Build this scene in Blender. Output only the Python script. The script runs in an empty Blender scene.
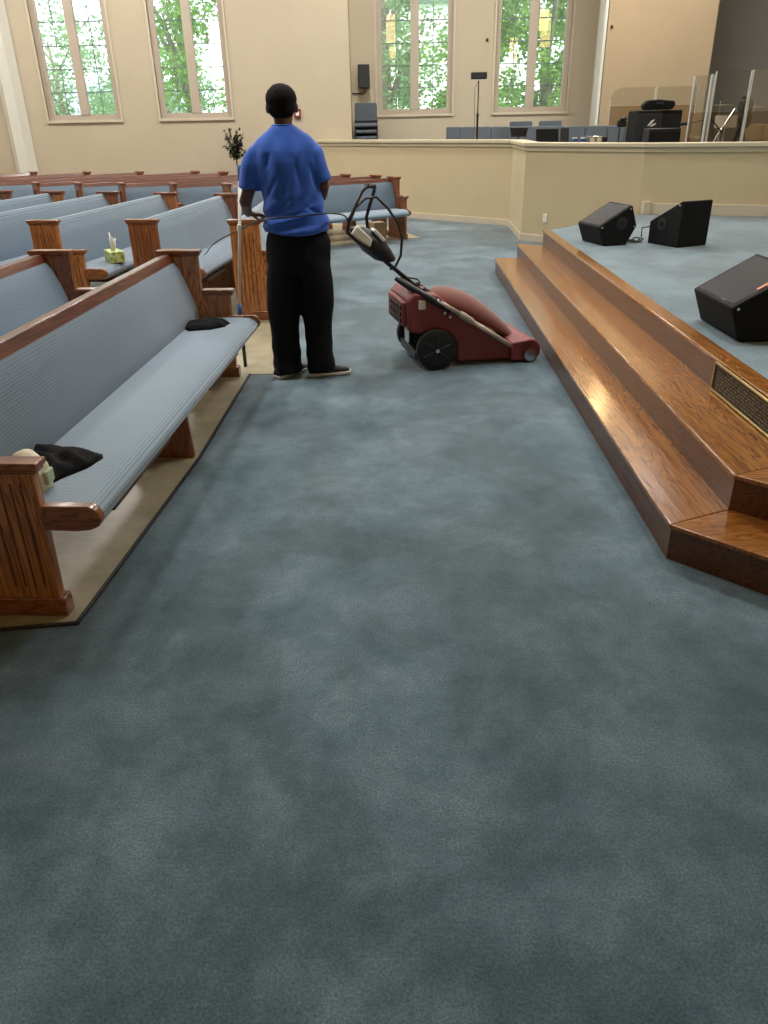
import bpy, bmesh, math, random
from mathutils import Vector, Matrix, noise
random.seed(7)
R = math.radians
col = bpy.context.scene.collection
sc = bpy.context.scene

# ------------------------------------------------------------------ materials
def new_mat(name):
    m = bpy.data.materials.new(name); m.use_nodes = True
    nt = m.node_tree; b = nt.nodes['Principled BSDF']
    return m, nt, b
def lin(c):
    return tuple(((x/255)/12.92 if x/255 <= .04045 else ((x/255+.055)/1.055)**2.4) for x in c)+(1,)
def plain(name, c, rough=.5, metal=0, spec=.5, coat=0, sheen=0):
    m, nt, b = new_mat(name)
    b.inputs['Base Color'].default_value = lin(c); b.inputs['Roughness'].default_value = rough
    b.inputs['Metallic'].default_value = metal; b.inputs['Specular IOR Level'].default_value = spec
    b.inputs['Coat Weight'].default_value = coat; b.inputs['Coat Roughness'].default_value = .12
    b.inputs['Sheen Weight'].default_value = sheen
    # slight procedural variation so nothing is dead flat
    n = nt.nodes.new('ShaderNodeTexNoise'); n.inputs['Scale'].default_value = 9
    tc = nt.nodes.new('ShaderNodeTexCoord'); nt.links.new(tc.outputs['Object'], n.inputs['Vector'])
    mx = nt.nodes.new('ShaderNodeMix'); mx.data_type = 'RGBA'
    c4 = lin(c); mx.inputs[6].default_value = tuple(v*.9 for v in c4[:3])+(1,); mx.inputs[7].default_value = tuple(min(1, v*1.08) for v in c4[:3])+(1,)
    nt.links.new(n.outputs['Fac'], mx.inputs[0]); nt.links.new(mx.outputs[2], b.inputs['Base Color'])
    return m
def coords(nt, scale=(1,1,1), kind='Object'):
    tc = nt.nodes.new('ShaderNodeTexCoord'); mp = nt.nodes.new('ShaderNodeMapping')
    mp.inputs['Scale'].default_value = scale; nt.links.new(tc.outputs[kind], mp.inputs['Vector'])
    return mp.outputs['Vector']
def noisen(nt, vec, scale, detail=4, rough=.5, dist=0):
    n = nt.nodes.new('ShaderNodeTexNoise'); n.inputs['Scale'].default_value = scale
    n.inputs['Detail'].default_value = detail; n.inputs['Roughness'].default_value = rough
    n.inputs['Distortion'].default_value = dist; nt.links.new(vec, n.inputs['Vector']); return n
def ramp(nt, fac, stops):
    r = nt.nodes.new('ShaderNodeValToRGB'); e = r.color_ramp.elements
    while len(e) < len(stops): e.new(.5)
    for i, (p, c) in enumerate(stops): e[i].position = p; e[i].color = c if len(c) == 4 else lin(c)
    nt.links.new(fac, r.inputs['Fac']); return r
def bump(nt, b, h, strength=.3, dist=.005):
    bp = nt.nodes.new('ShaderNodeBump'); bp.inputs['Strength'].default_value = strength; bp.inputs['Distance'].default_value = dist
    nt.links.new(h, bp.inputs['Height']); nt.links.new(bp.outputs['Normal'], b.inputs['Normal']); return bp
def wood(name, dark, mid, light, axis='z', rough=.3, coat=.4, fine=1.0):
    m, nt, b = new_mat(name)
    s = {'x': (1.2, 14, 14), 'y': (14, 1.2, 14), 'z': (14, 14, 1.2)}[axis]
    v = coords(nt, s)
    n1 = noisen(nt, v, .9*fine, 3, .55, 1.6)
    w = nt.nodes.new('ShaderNodeMath'); w.operation = 'MULTIPLY'; w.inputs[1].default_value = 9
    nt.links.new(n1.outputs['Fac'], w.inputs[0])
    fr = nt.nodes.new('ShaderNodeMath'); fr.operation = 'PINGPONG'; fr.inputs[1].default_value = .5
    nt.links.new(w.outputs[0], fr.inputs[0])
    s2 = tuple(q*6 if q > 2 else q*1.5 for q in s)
    n2 = noisen(nt, coords(nt, s2), 1.0, 2, .5, 0)
    a = nt.nodes.new('ShaderNodeMath'); a.operation = 'MULTIPLY_ADD'; a.inputs[1].default_value = .55
    nt.links.new(n2.outputs['Fac'], a.inputs[0]); nt.links.new(fr.outputs[0], a.inputs[2])
    r = ramp(nt, a.outputs[0], [(.18, dark), (.5, mid), (.88, light)])
    nt.links.new(r.outputs['Color'], b.inputs['Base Color'])
    b.inputs['Roughness'].default_value = rough; b.inputs['Coat Weight'].default_value = coat; b.inputs['Coat Roughness'].default_value = .15
    bump(nt, b, a.outputs[0], .12, .002)
    return m
def fabric(name, base, dark, other, cell=.012):
    m, nt, b = new_mat(name)
    v = coords(nt)
    mp = nt.nodes.new('ShaderNodeSeparateXYZ'); nt.links.new(v, mp.inputs[0])
    outs = []
    for k in ('Y', other):
        q = nt.nodes.new('ShaderNodeMath'); q.operation = 'MULTIPLY'; q.inputs[1].default_value = math.pi/cell
        nt.links.new(mp.outputs[k], q.inputs[0])
        s = nt.nodes.new('ShaderNodeMath'); s.operation = 'SINE'; nt.links.new(q.outputs[0], s.inputs[0])
        p = nt.nodes.new('ShaderNodeMath'); p.operation = 'ABSOLUTE'; nt.links.new(s.outputs[0], p.inputs[0]); outs.append(p)
    mn = nt.nodes.new('ShaderNodeMath'); mn.operation = 'MINIMUM'; nt.links.new(outs[0].outputs[0], mn.inputs[0]); nt.links.new(outs[1].outputs[0], mn.inputs[1])
    r = ramp(nt, mn.outputs[0], [(.12, dark), (.6, base)])
    n = noisen(nt, coords(nt, (1, .5, 1)), 3, 3)
    hs = nt.nodes.new('ShaderNodeHueSaturation'); nt.links.new(r.outputs['Color'], hs.inputs['Color'])
    ma = nt.nodes.new('ShaderNodeMapRange'); ma.inputs['To Min'].default_value = .88; ma.inputs['To Max'].default_value = 1.12
    nt.links.new(n.outputs['Fac'], ma.inputs['Value']); nt.links.new(ma.outputs[0], hs.inputs['Value'])
    nt.links.new(hs.outputs['Color'], b.inputs['Base Color'])
    b.inputs['Roughness'].default_value = .7; b.inputs['Sheen Weight'].default_value = .6; b.inputs['Sheen Roughness'].default_value = .35
    bump(nt, b, mn.outputs[0], .35, .002)
    return m
def carpet_mat(name, c1, c2, c3):
    m, nt, b = new_mat(name)
    v = coords(nt, (1, 1, 1))
    n1 = noisen(nt, v, 2.0, 13, .74, .2)
    r = ramp(nt, n1.outputs['Fac'], [(.34, c1), (.5, c2), (.64, c3)])
    # sweeps of brushed pile (a second, larger patchiness with hard edges)
    n3 = noisen(nt, coords(nt, (1.0, .7, 1)), 1.2, 10, .58, .5)
    st = nt.nodes.new('ShaderNodeMapRange'); st.inputs['From Min'].default_value = .47; st.inputs['From Max'].default_value = .53
    st.inputs['To Min'].default_value = .80; st.inputs['To Max'].default_value = 1.06; nt.links.new(n3.outputs['Fac'], st.inputs['Value'])
    n2 = noisen(nt, v, 150, 4, .8)
    f = nt.nodes.new('ShaderNodeMapRange'); f.inputs['From Min'].default_value = .3; f.inputs['From Max'].default_value = .7
    f.inputs['To Min'].default_value = .38; f.inputs['To Max'].default_value = 1.62; nt.links.new(n2.outputs['Fac'], f.inputs['Value'])
    mu = nt.nodes.new('ShaderNodeMath'); mu.operation = 'MULTIPLY'; nt.links.new(st.outputs[0], mu.inputs[0]); nt.links.new(f.outputs[0], mu.inputs[1])
    hs = nt.nodes.new('ShaderNodeHueSaturation'); nt.links.new(r.outputs['Color'], hs.inputs['Color']); nt.links.new(mu.outputs[0], hs.inputs['Value'])
    nt.links.new(hs.outputs['Color'], b.inputs['Base Color'])
    b.inputs['Roughness'].default_value = .75; b.inputs['Sheen Weight'].default_value = .5; b.inputs['Sheen Roughness'].default_value = .35
    b.inputs['Specular IOR Level'].default_value = .35
    bump(nt, b, n2.outputs['Fac'], .5, .004)
    return m
def mottled(name, c1, c2, scale=2, rough=.8, bumps=.05, bscale=60):
    m, nt, b = new_mat(name); v = coords(nt)
    n = noisen(nt, v, scale, 5, .6); r = ramp(nt, n.outputs['Fac'], [(.3, c1), (.7, c2)])
    nt.links.new(r.outputs['Color'], b.inputs['Base Color']); b.inputs['Roughness'].default_value = rough
    n2 = noisen(nt, v, bscale, 2); bump(nt, b, n2.outputs['Fac'], bumps, .003); return m
def emit(name, c, s):
    m = bpy.data.materials.new(name); m.use_nodes = True; nt = m.node_tree; nt.nodes.clear()
    e = nt.nodes.new('ShaderNodeEmission'); e.inputs[0].default_value = lin(c); e.inputs[1].default_value = s
    o = nt.nodes.new('ShaderNodeOutputMaterial'); nt.links.new(e.outputs[0], o.inputs[0]); return m
def thin_glass(name, tint=(255,255,255), refl=1.0, haze=0, hazec=(220,225,225)):
    m = bpy.data.materials.new(name); m.use_nodes = True; nt = m.node_tree; nt.nodes.clear()
    t = nt.nodes.new('ShaderNodeBsdfTransparent'); t.inputs[0].default_value = lin(tint)
    g = nt.nodes.new('ShaderNodeBsdfGlossy'); g.inputs['Roughness'].default_value = .015
    fr = nt.nodes.new('ShaderNodeFresnel'); fr.inputs[0].default_value = 1.5
    mu = nt.nodes.new('ShaderNodeMath'); mu.operation = 'MULTIPLY'; mu.inputs[1].default_value = refl; nt.links.new(fr.outputs[0], mu.inputs[0])
    mx = nt.nodes.new('ShaderNodeMixShader'); nt.links.new(mu.outputs[0], mx.inputs[0]); nt.links.new(t.outputs[0], mx.inputs[1]); nt.links.new(g.outputs[0], mx.inputs[2])
    last = mx
    if haze:
        d = nt.nodes.new('ShaderNodeBsdfDiffuse'); d.inputs[0].default_value = lin(hazec)
        m2 = nt.nodes.new('ShaderNodeMixShader'); m2.inputs[0].default_value = haze
        nt.links.new(mx.outputs[0], m2.inputs[1]); nt.links.new(d.outputs[0], m2.inputs[2]); last = m2
    o = nt.nodes.new('ShaderNodeOutputMaterial'); nt.links.new(last.outputs[0], o.inputs[0]); return m

M = {}
M['carpet'] = carpet_mat('carpet_blue', (58,85,98), (84,108,121), (108,130,143))
M['stage_carpet'] = carpet_mat('carpet_stage', (90,115,128), (103,127,140), (116,140,153))
M['vinyl'] = mottled('vinyl_tan', (142,135,112), (172,163,138), 6, .35, .04)
M['strip'] = plain('edge_strip', (44,42,44), .6)
M['wall'] = mottled('wall_paint', (194,178,144), (200,184,150), 1.2, .85, .03)
M['wall_window'] = mottled('wall_paint_window', (184,172,150), (190,178,156), 1.2, .85, .03)
M['trim'] = mottled('trim_paint', (196,184,156), (202,190,162), 2, .55, .02)
M['winframe'] = mottled('window_frame_paint', (176,164,148), (184,172,156), 2, .6, .02)
M['casing'] = mottled('casing_paint', (196,184,162), (204,192,170), 2, .5, .02)
M['tanwall'] = mottled('tan_wall_paint', (172,153,124), (178,159,130), 1.2, .85, .03)
M['lit_trim'] = mottled('lit_trim_tone', (206,206,196), (214,214,204), 2, .5, .02)  # pale tone stands for window light on the faces that use it
M['darkwall'] = mottled('dark_grey_paint', (138,134,132), (152,150,150), .6, .8, .03)
M['ceil'] = mottled('ceiling_paint', (215,208,195), (222,215,202), 1, .9, .02)
OD, OM, OL = (84,42,22), (126,72,40), (156,98,56)
for ax in 'xyz': M['oak_'+ax] = wood('pew_oak_'+ax, OD, OM, OL, ax, .32, .5)
M['oak_front'] = wood('pew_oak_flat_sawn', (100,56,24), (160,100,52), (190,130,74), 'z', .35, .5, .8)
M['rail'] = wood('pew_rail_wood', (66,30,18), (96,50,30), (118,68,44), 'y', .38, .3)
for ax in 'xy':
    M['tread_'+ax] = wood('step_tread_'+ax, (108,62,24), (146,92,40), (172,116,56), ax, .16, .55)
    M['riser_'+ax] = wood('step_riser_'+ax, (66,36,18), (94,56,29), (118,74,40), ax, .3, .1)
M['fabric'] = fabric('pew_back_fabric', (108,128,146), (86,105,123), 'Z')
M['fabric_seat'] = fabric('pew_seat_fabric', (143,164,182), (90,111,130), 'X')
M['chair_fabric'] = plain('chair_fabric', (84,92,102), .85, sheen=.3)
M['black'] = plain('black_plastic', (18,18,20), .45)
M['blackmatte'] = plain('black_cabinet', (15,15,16), .75, spec=.3)
M['grille'] = plain('speaker_grille', (60,62,72), .16, coat=.6)
M['greyblack'] = plain('charcoal_panel', (40,41,43), .6)
M['chrome'] = plain('chrome', (205,205,205), .2, 1)
M['steel'] = plain('dark_steel', (60,60,62), .35, .8)
M['white'] = plain('white_plastic', (232,230,222), .5)
M['cream'] = plain('cream_cloth', (226,220,198), .8)
M['maroon'] = plain('maroon_plastic', (124,56,58), .5)
M['maroon_bag'] = plain('maroon_bag', (112,58,48), .8, sheen=.3)
M['tire'] = plain('black_tyre', (20,20,22), .6)
M['tan_tube'] = plain('beige_tube', (176,166,150), .3)
M['shirt'] = plain('blue_shirt', (38,90,190), .8, sheen=.2)
M['trousers'] = plain('black_trousers', (16,17,23), .85, spec=.2)
M['skin'] = plain('brown_skin', (84,54,42), .5)
M['hair'] = plain('black_hair', (16,13,13), .9, spec=.2)
M['shoe'] = plain('black_shoe', (16,16,18), .7)
M['sole'] = plain('white_sole', (215,215,215), .5)
M['cloth'] = plain('black_cloth', (13,13,16), .9, spec=.2)
M['leaf'] = plain('dark_leaf', (40,52,34), .5)
M['pot'] = plain('clay_pot', (96,62,44), .7)
M['stem'] = plain('brown_stem', (70,52,36), .8)
M['blue'] = plain('blue_plastic', (44,88,150), .35)
M['red'] = plain('red_plastic', (120,36,34), .5)
M['card'] = plain('cardboard', (205,182,140), .8)
M['brass'] = plain('brass', (205,180,120), .3, 1)
M['bronze'] = plain('dark_bronze', (38,32,28), .4, .6)
M['gold_text'] = plain('pale_letters', (176,166,140), .4, .5)
M['acrylic'] = thin_glass('clear_acrylic', (242,242,240), .4, .015)
M['acrylic_lower'] = thin_glass('lower_acrylic', (222,214,203), .4, .01)  # lower panels are slightly darker and browner
M['acrylic_edge'] = plain('bright_acrylic_edge', (225,228,226), .2, coat=.5)
M['pane'] = thin_glass('window_pane', (246,250,250), 1.0, .09)
M['grid'] = plain('muntin_grey', (116,124,124), .5)
M['lantern'] = emit('lantern_glow', (255,214,140), 12)
M['pendant'] = emit('pendant_glow', (255,214,150), 22)
M['fill_disc'] = emit('fill_lamp_glow', (255,238,212), 8)
M['sidewin'] = emit('dummy', (255,255,255), 1)
def tissue_mat():
    m, nt, b = new_mat('tissue_box_leaves')
    vo = nt.nodes.new('ShaderNodeTexVoronoi'); vo.inputs['Scale'].default_value = 34; nt.links.new(coords(nt, (1, 1, .6)), vo.inputs['Vector'])
    r = ramp(nt, vo.outputs['Distance'], [(.1, (96,140,42)), (.35, (160,186,70)), (.6, (214,222,160))])
    nt.links.new(r.outputs['Color'], b.inputs['Base Color']); b.inputs['Roughness'].default_value = .4; return m
M['tissuebox'] = tissue_mat()
M['patch'] = plain('pale_green_print', (170,190,160), .7)
def leaf_mat(name, c1, c2):
    m, nt, b = new_mat(name)
    n = noisen(nt, coords(nt), 1.4, 4, .7); r = ramp(nt, n.outputs['Fac'], [(.3, c1), (.7, c2)])
    nt.links.new(r.outputs['Color'], b.inputs['Base Color']); b.inputs['Roughness'].default_value = .6
    b.inputs['Specular IOR Level'].default_value = .2
    tr = nt.nodes.new('ShaderNodeBsdfTranslucent'); nt.links.new(r.outputs['Color'], tr.inputs[0])
    mx = nt.nodes.new('ShaderNodeMixShader'); mx.inputs[0].default_value = .45
    o = nt.nodes['Material Output']; nt.links.new(b.outputs[0], mx.inputs[1]); nt.links.new(tr.outputs[0], mx.inputs[2]); nt.links.new(mx.outputs[0], o.inputs[0])
    return m
M['treeleaf'] = leaf_mat('tree_leaves', (88,134,58), (160,196,104))
M['treeleaf2'] = leaf_mat('tree_leaves_cool', (106,144,98), (170,194,148))
M['bark'] = mottled('bark', (110,100,86), (160,150,134), 8, .9, .3, 20)
M['lawn'] = mottled('lawn', (96,140,70), (130,170,96), 3, .9, .2, 80)
M['siding'] = mottled('white_siding', (226,224,218), (236,234,228), 3, .7, .02)
M['roof'] = mottled('grey_shingles', (120,126,136), (150,156,166), 8, .8, .1)

# ------------------------------------------------------------------ mesh helpers
class MB:
    def __init__(s): s.v = []; s.f = []
    def add(s, vs, fs, mat=None):
        o = len(s.v)
        s.v += [tuple(mat @ Vector(v)) if mat is not None else tuple(v) for v in vs]
        s.f += [tuple(i+o for i in f) for f in fs]; return s
    def box(s, x0, x1, y0, y1, z0, z1, mat=None):
        vs = [(x, y, z) for x in (x0, x1) for y in (y0, y1) for z in (z0, z1)]
        return s.add(vs, [(0,1,3,2), (4,6,7,5), (0,4,5,1), (2,3,7,6), (0,2,6,4), (1,5,7,3)], mat)
    def prism(s, pts, a, b, plane='xy', mat=None):
        n = len(pts)
        def P(p, h):
            return {'xy': (p[0], p[1], h), 'xz': (p[0], h, p[1]), 'yz': (h, p[0], p[1])}[plane]
        vs = [P(p, a) for p in pts]+[P(p, b) for p in pts]
        fs = [tuple(range(n-1, -1, -1)), tuple(range(n, 2*n))]+[(i, (i+1) % n, (i+1) % n+n, i+n) for i in range(n)]
        return s.add(vs, fs, mat)
    def tube(s, pts, rad, n=10, cap=True, sq=(1, 1)):
        pts = [Vector(p) for p in pts]; m = len(pts)
        rad = rad if isinstance(rad, (list, tuple)) else [rad]*m
        ref = None; vs = []
        for i, p in enumerate(pts):
            t = (pts[min(i+1, m-1)]-pts[max(i-1, 0)]).normalized()
            if ref is None:
                ref = Vector((0, 0, 1)) if abs(t.z) < .9 else Vector((1, 0, 0))
            a = (ref-t*ref.dot(t)).normalized(); ref = a; b = t.cross(a)
            r = rad[i]; rr = r if isinstance(r, (list, tuple)) else (r*sq[0], r*sq[1])
            for k in range(n):
                an = 2*math.pi*k/n; vs.append(tuple(p+a*math.cos(an)*rr[0]+b*math.sin(an)*rr[1]))
        fs = [(i*n+k, i*n+(k+1) % n, (i+1)*n+(k+1) % n, (i+1)*n+k) for i in range(m-1) for k in range(n)]
        if cap: fs += [tuple(range(n-1, -1, -1)), tuple((m-1)*n+k for k in range(n))]
        return s.add(vs, fs)
    def rings(s, rs, n=24):
        # rs: (cx, cy, cz, rx, ry, rot, power)
        vs = []
        for r in rs:
            cx, cy, cz, rx, ry = r[:5]; rot = r[5] if len(r) > 5 else 0; pw = r[6] if len(r) > 6 else 1
            for k in range(n):
                an = 2*math.pi*k/n; c, q = math.cos(an), math.sin(an)
                x = math.copysign(abs(c)**pw, c)*rx; y = math.copysign(abs(q)**pw, q)*ry
                vs.append((cx+x*math.cos(rot)-y*math.sin(rot), cy+x*math.sin(rot)+y*math.cos(rot), cz))
        m = len(rs)
        fs = [(i*n+k, i*n+(k+1) % n, (i+1)*n+(k+1) % n, (i+1)*n+k) for i in range(m-1) for k in range(n)]
        fs += [tuple(range(n-1, -1, -1)), tuple((m-1)*n+k for k in range(n))]
        return s.add(vs, fs)
    def ell(s, c, r, n=16, m=10, mat=None):
        vs = [(c[0], c[1], c[2]+r[2])]
        for i in range(1, m):
            th = math.pi*i/m
            for k in range(n):
                an = 2*math.pi*k/n; vs.append((c[0]+r[0]*math.sin(th)*math.cos(an), c[1]+r[1]*math.sin(th)*math.sin(an), c[2]+r[2]*math.cos(th)))
        vs.append((c[0], c[1], c[2]-r[2])); L = len(vs)-1
        fs = [(0, 1+k, 1+(k+1) % n) for k in range(n)]
        for i in range(m-2): fs += [(1+i*n+k, 1+(i+1)*n+k, 1+(i+1)*n+(k+1) % n, 1+i*n+(k+1) % n) for k in range(n)]
        fs += [(L, 1+(m-2)*n+(k+1) % n, 1+(m-2)*n+k) for k in range(n)]
        return s.add(vs, fs, mat)
    def cyl(s, c, r, a, b, axis='z', n=24, r2=None):
        i = 'xyz'.index(axis); p0 = list(c); p1 = list(c); p0[i] = a; p1[i] = b
        return s.tube([p0, p1], [r, r if r2 is None else r2], n)
    def build(s, name, mat, parent=None, bevel=0, smooth=False, seg=2, sub=0, auto=None):
        me = bpy.data.meshes.new(name); me.from_pydata([tuple(v) for v in s.v], [], s.f)
        bm = bmesh.new(); bm.from_mesh(me); bmesh.ops.recalc_face_normals(bm, faces=bm.faces)
        bm.to_mesh(me); bm.free()
        o = bpy.data.objects.new(name, me); col.objects.link(o); me.materials.append(mat)
        if parent is not None: o.parent = parent
        if bevel:
            b = o.modifiers.new('b', 'BEVEL'); b.width = bevel; b.segments = seg; b.limit_method = 'ANGLE'; b.angle_limit = R(35)
        if sub:
            q = o.modifiers.new('s', 'SUBSURF'); q.levels = sub; q.render_levels = sub
        if smooth:
            for p in me.polygons: p.use_smooth = True
        elif bevel or auto:
            for p in me.polygons: p.use_smooth = True
            if hasattr(me, 'set_sharp_from_angle'): me.set_sharp_from_angle(angle=R(auto or 40))
        return o
def remesh(mb, name, mat, parent, voxel=.006, smooth=6, fn=None):
    me = bpy.data.meshes.new('tmp'); me.from_pydata([tuple(v) for v in mb.v], [], mb.f)
    bm = bmesh.new(); bm.from_mesh(me); bmesh.ops.recalc_face_normals(bm, faces=bm.faces); bm.to_mesh(me); bm.free()
    t = bpy.data.objects.new('tmp', me); col.objects.link(t)
    r = t.modifiers.new('r', 'REMESH'); r.mode = 'VOXEL'; r.voxel_size = voxel
    s = t.modifiers.new('s', 'SMOOTH'); s.iterations = smooth; s.factor = .5
    bpy.context.view_layer.update()
    dg = bpy.context.evaluated_depsgraph_get()
    out = bpy.data.meshes.new_from_object(t.evaluated_get(dg))
    bpy.data.objects.remove(t, do_unlink=True)
    out.name = name
    if fn:
        ns = [v.normal.copy() for v in out.vertices]
        for v, n_ in zip(out.vertices, ns): v.co = fn(v.co.copy(), n_)
        bm = bmesh.new(); bm.from_mesh(out)
        for k in range(2): bmesh.ops.smooth_vert(bm, verts=bm.verts, factor=.5, use_axis_x=True, use_axis_y=True, use_axis_z=True)
        bm.to_mesh(out); bm.free()
    for p in out.polygons: p.use_smooth = True
    out.materials.clear(); out.materials.append(mat)
    o = bpy.data.objects.new(name, out); col.objects.link(o); o.parent = parent; return o
def empty(name, loc, rz=0):
    o = bpy.data.objects.new(name, None); col.objects.link(o); o.location = loc; o.rotation_euler = (0, 0, rz); o.empty_display_size = .1; return o
def tag(o, label, cat, group=None, kind=None):
    o['label'] = label; o['category'] = cat
    if group: o['group'] = group
    if kind: o['kind'] = kind
    return o
def struct(o): o['kind'] = 'structure'; return o
def copy_tree(o, parent=None):
    c = o.copy(); col.objects.link(c); c.parent = parent
    for ch in list(o.children): copy_tree(ch, c)
    return c
def offset_poly(pts, d):
    # offset an open polyline to its left by d
    out = []
    for i, p in enumerate(pts):
        a = pts[max(i-1, 0)]; b = pts[min(i+1, len(pts)-1)]
        ns = []
        for q, r in ((a, p), (p, b)):
            if q != r:
                dx, dy = r[0]-q[0], r[1]-q[1]; l = math.hypot(dx, dy); ns.append((-dy/l, dx/l))
        n = (sum(x[0] for x in ns), sum(x[1] for x in ns)); l = math.hypot(*n); n = (n[0]/l, n[1]/l)
        k = 1/max(.4, n[0]*ns[0][0]+n[1]*ns[0][1])
        out.append((p[0]+n[0]*d*k, p[1]+n[1]*d*k))
    return out
def band(pts, d0, d1, z0, z1):
    m = MB(); a = offset_poly(pts, d0); b = offset_poly(pts, d1)
    for i in range(len(pts)-1): m.prism([a[i], a[i+1], b[i+1], b[i]], z0, z1)
    return m

# ------------------------------------------------------------------ room shell
LW, RW = 16.42, 17.2          # left window wall plane, recessed choir window wall plane
CEIL = 6.4
m = MB(); m.box(-13, 9, -11, 20, -.1, 0); struct(m.build('floor', M['carpet']))
m = MB(); m.box(-13, 9, -11, 20, CEIL, CEIL+.1); struct(m.build('ceiling', M['ceil']))
m = MB(); m.box(-13.2, -13, -11, 20, 0, CEIL); struct(m.build('wall_left', M['wall']))
m = MB(); m.box(9, 9.2, -11, 20, 0, CEIL); struct(m.build('wall_right', M['wall']))
m = MB(); m.box(-13.2, 9.2, -11.2, -11, 0, CEIL); struct(m.build('wall_behind', M['wall']))
def wall_with_holes(name, x0, x1, y, th, z0, z1, holes, mat):
    m = MB(); xs = x0
    for (a, b, c, d) in holes:
        m.box(xs, a, y, y+th, z0, z1); m.box(a, b, y, y+th, z0, c); m.box(a, b, y, y+th, d, z1); xs = b
    m.box(xs, x1, y, y+th, z0, z1); return struct(m.build(name, mat))
WT = 5.6
SILL = 1.70
W1 = (-6.20, -4.83); W2 = (-4.08, -2.73); W3 = (.03, 1.50); W4 = (2.32, 3.76)
wall_with_holes('wall_back', -13, -.475, LW, .3, 0, CEIL, [(W1[0], W1[1], SILL, WT), (W2[0], W2[1], SILL, WT)], M['wall_window'])
wall_with_holes('wall_choir', -.8, 4.45, RW, .3, 0, CEIL, [(W3[0], W3[1], SILL, WT), (W4[0], W4[1], SILL, WT)], M['wall_window'])
struct(MB().box(-.8, -.475, LW+.3, RW, 0, CEIL).build('wall_recess', M['wall_window']))
struct(MB().prism([(4.0, 15.5), (4.28, RW+.1), (4.6, RW+.1), (4.6, 15.8), (5.5, 15.8), (5.86, 15.5)], 0, CEIL).build('wall_tan', M['tanwall']))
struct(MB().box(5.3, 9, 18.0, 18.2, 0, CEIL).build('wall_dark', M['darkwall']))
struct(MB().box(5.45, 5.55, 15.8, 18, 0, CEIL).build('wall_alcove', M['darkwall']))
struct(MB().prism([(3.985, 15.49), (4.20, 16.8), (4.16, 16.81), (3.94, 15.5)], 0, CEIL).build('trim_lit_return', M['lit_trim']))  # strip added to paint the window-lit side of the tan wall
# pilaster on the left, window light painted in by its pale tone
struct(MB().prism([(-7.02, LW), (-6.86, LW-.22), (-6.70, LW-.16), (-6.60, LW)], 0, CEIL).build('trim_1', M['lit_trim']))
def window(n, w, y, rows):
    x0, x1 = w; z0, z1 = SILL, WT
    fr = MB()
    t = .1
    for a, b in ((x0, x0+t), (x1-t, x1)): fr.box(a, b, y+.05, y+.13, z0+.09, z1-.09)
    fr.box(x0, x1, y+.05, y+.13, z0, z0+.09); fr.box(x0, x1, y+.05, y+.13, z1-.09, z1)
    xm = (x0+x1)/2; fr.box(xm-.08, xm+.08, y+.04, y+.14, z0+.09, z1-.09)
    root = struct(fr.build('window_%d' % n, M['winframe']))
    g = MB()
    for a, b in ((x0+t, xm-.08), (xm+.08, x1-t)):
        c = (a+b)/2
        g.box(c-.007, c+.007, y+.10, y+.115, z0+.09, z1-.09)
        z = z0+.09+.375
        while z < z1-.1: g.box(a, b, y+.10, y+.115, z-.009, z+.009); z += .375
    g.build('window_muntins', M['grid'], root)
    for a, b in ((x0+t, xm-.08), (xm+.08, x1-t)):
        MB().box(a-.01, b+.01, y+.118, y+.122, z0+.08, z1-.08).build('pane', M['pane'], root)
    c = MB(); k = .035
    for a, b in ((x0-k, x0), (x1, x1+k)): c.box(a, b, y-.025, y+.03, z0, z1)
    c.box(x0-k, x1+k, y-.03, y+.03, z0-k-.01, z0); c.box(x0-k, x1+k, y-.025, y+.03, z1, z1+k)
    c.build('window_casing', M['casing'], root)
window(1, W1, LW, 5); window(2, W2, LW, 5); window(3, W3, RW, 5); window(4, W4, RW, 5)

# choir platform: low wall, cap, floor
PL = [(-1.6, 16.9), (2.155, 13.46), (2.06, 11.72), (3.3, 10.42), (4.66, 9.86), (8.9, 8.4)]
struct(band(PL, 0, .14, 0, 1.24).build('wall_platform', M['wall']))
struct(band(PL, -.05, .2, 1.235, 1.285).build('trim_2', M['trim'], bevel=.008))
struct(band(PL, -.02, 0, 1.18, 1.235).build('trim_3', M['trim'], bevel=.004))
struct(band(PL[:4], -.018, 0, 0, .10).build('baseboard_platform', M['casing'], bevel=.004))
struct(band([(3.42, 10.37), (4.66, 9.86), (8.9, 8.4)], -.03, 0, .47, .60).build('baseboard_stage', M['casing'], bevel=.004))
struct(MB().box(3.33, 3.42, 10.3, 10.42, .47, .62).build('trim_4', M['casing'], bevel=.004))
pf = offset_poly(PL, .1)
struct(MB().prism(pf+[(8.9, 18), (5.4, 18), (5.4, 15.7), (4.1, 15.5), (4.2, 17.25), (-.8, 17.25)], .55, .65).build('floor_platform', M['stage_carpet']))
struct(MB().box(2.2, 3.95, 15.5, 17.15, .65, .72).build('floor_riser', M['stage_carpet']))
# outlet
ou = MB().box(-.035, .035, -.012, 0, -.058, .058).build('wall_outlet', M['white'], bevel=.006)
ang = math.atan2(10.42-11.72, 3.3-2.06)
ou.location = (2.335-.0, 11.43-.002, .33); ou.rotation_euler = (0, 0, ang)
tag(ou, 'white electrical outlet plate low on the cream platform wall', 'outlet')
for z in (-.025, .025): MB().box(-.014, .014, -.0145, -.011, z-.012, z+.012).build('socket', M['cream'], ou)

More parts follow.
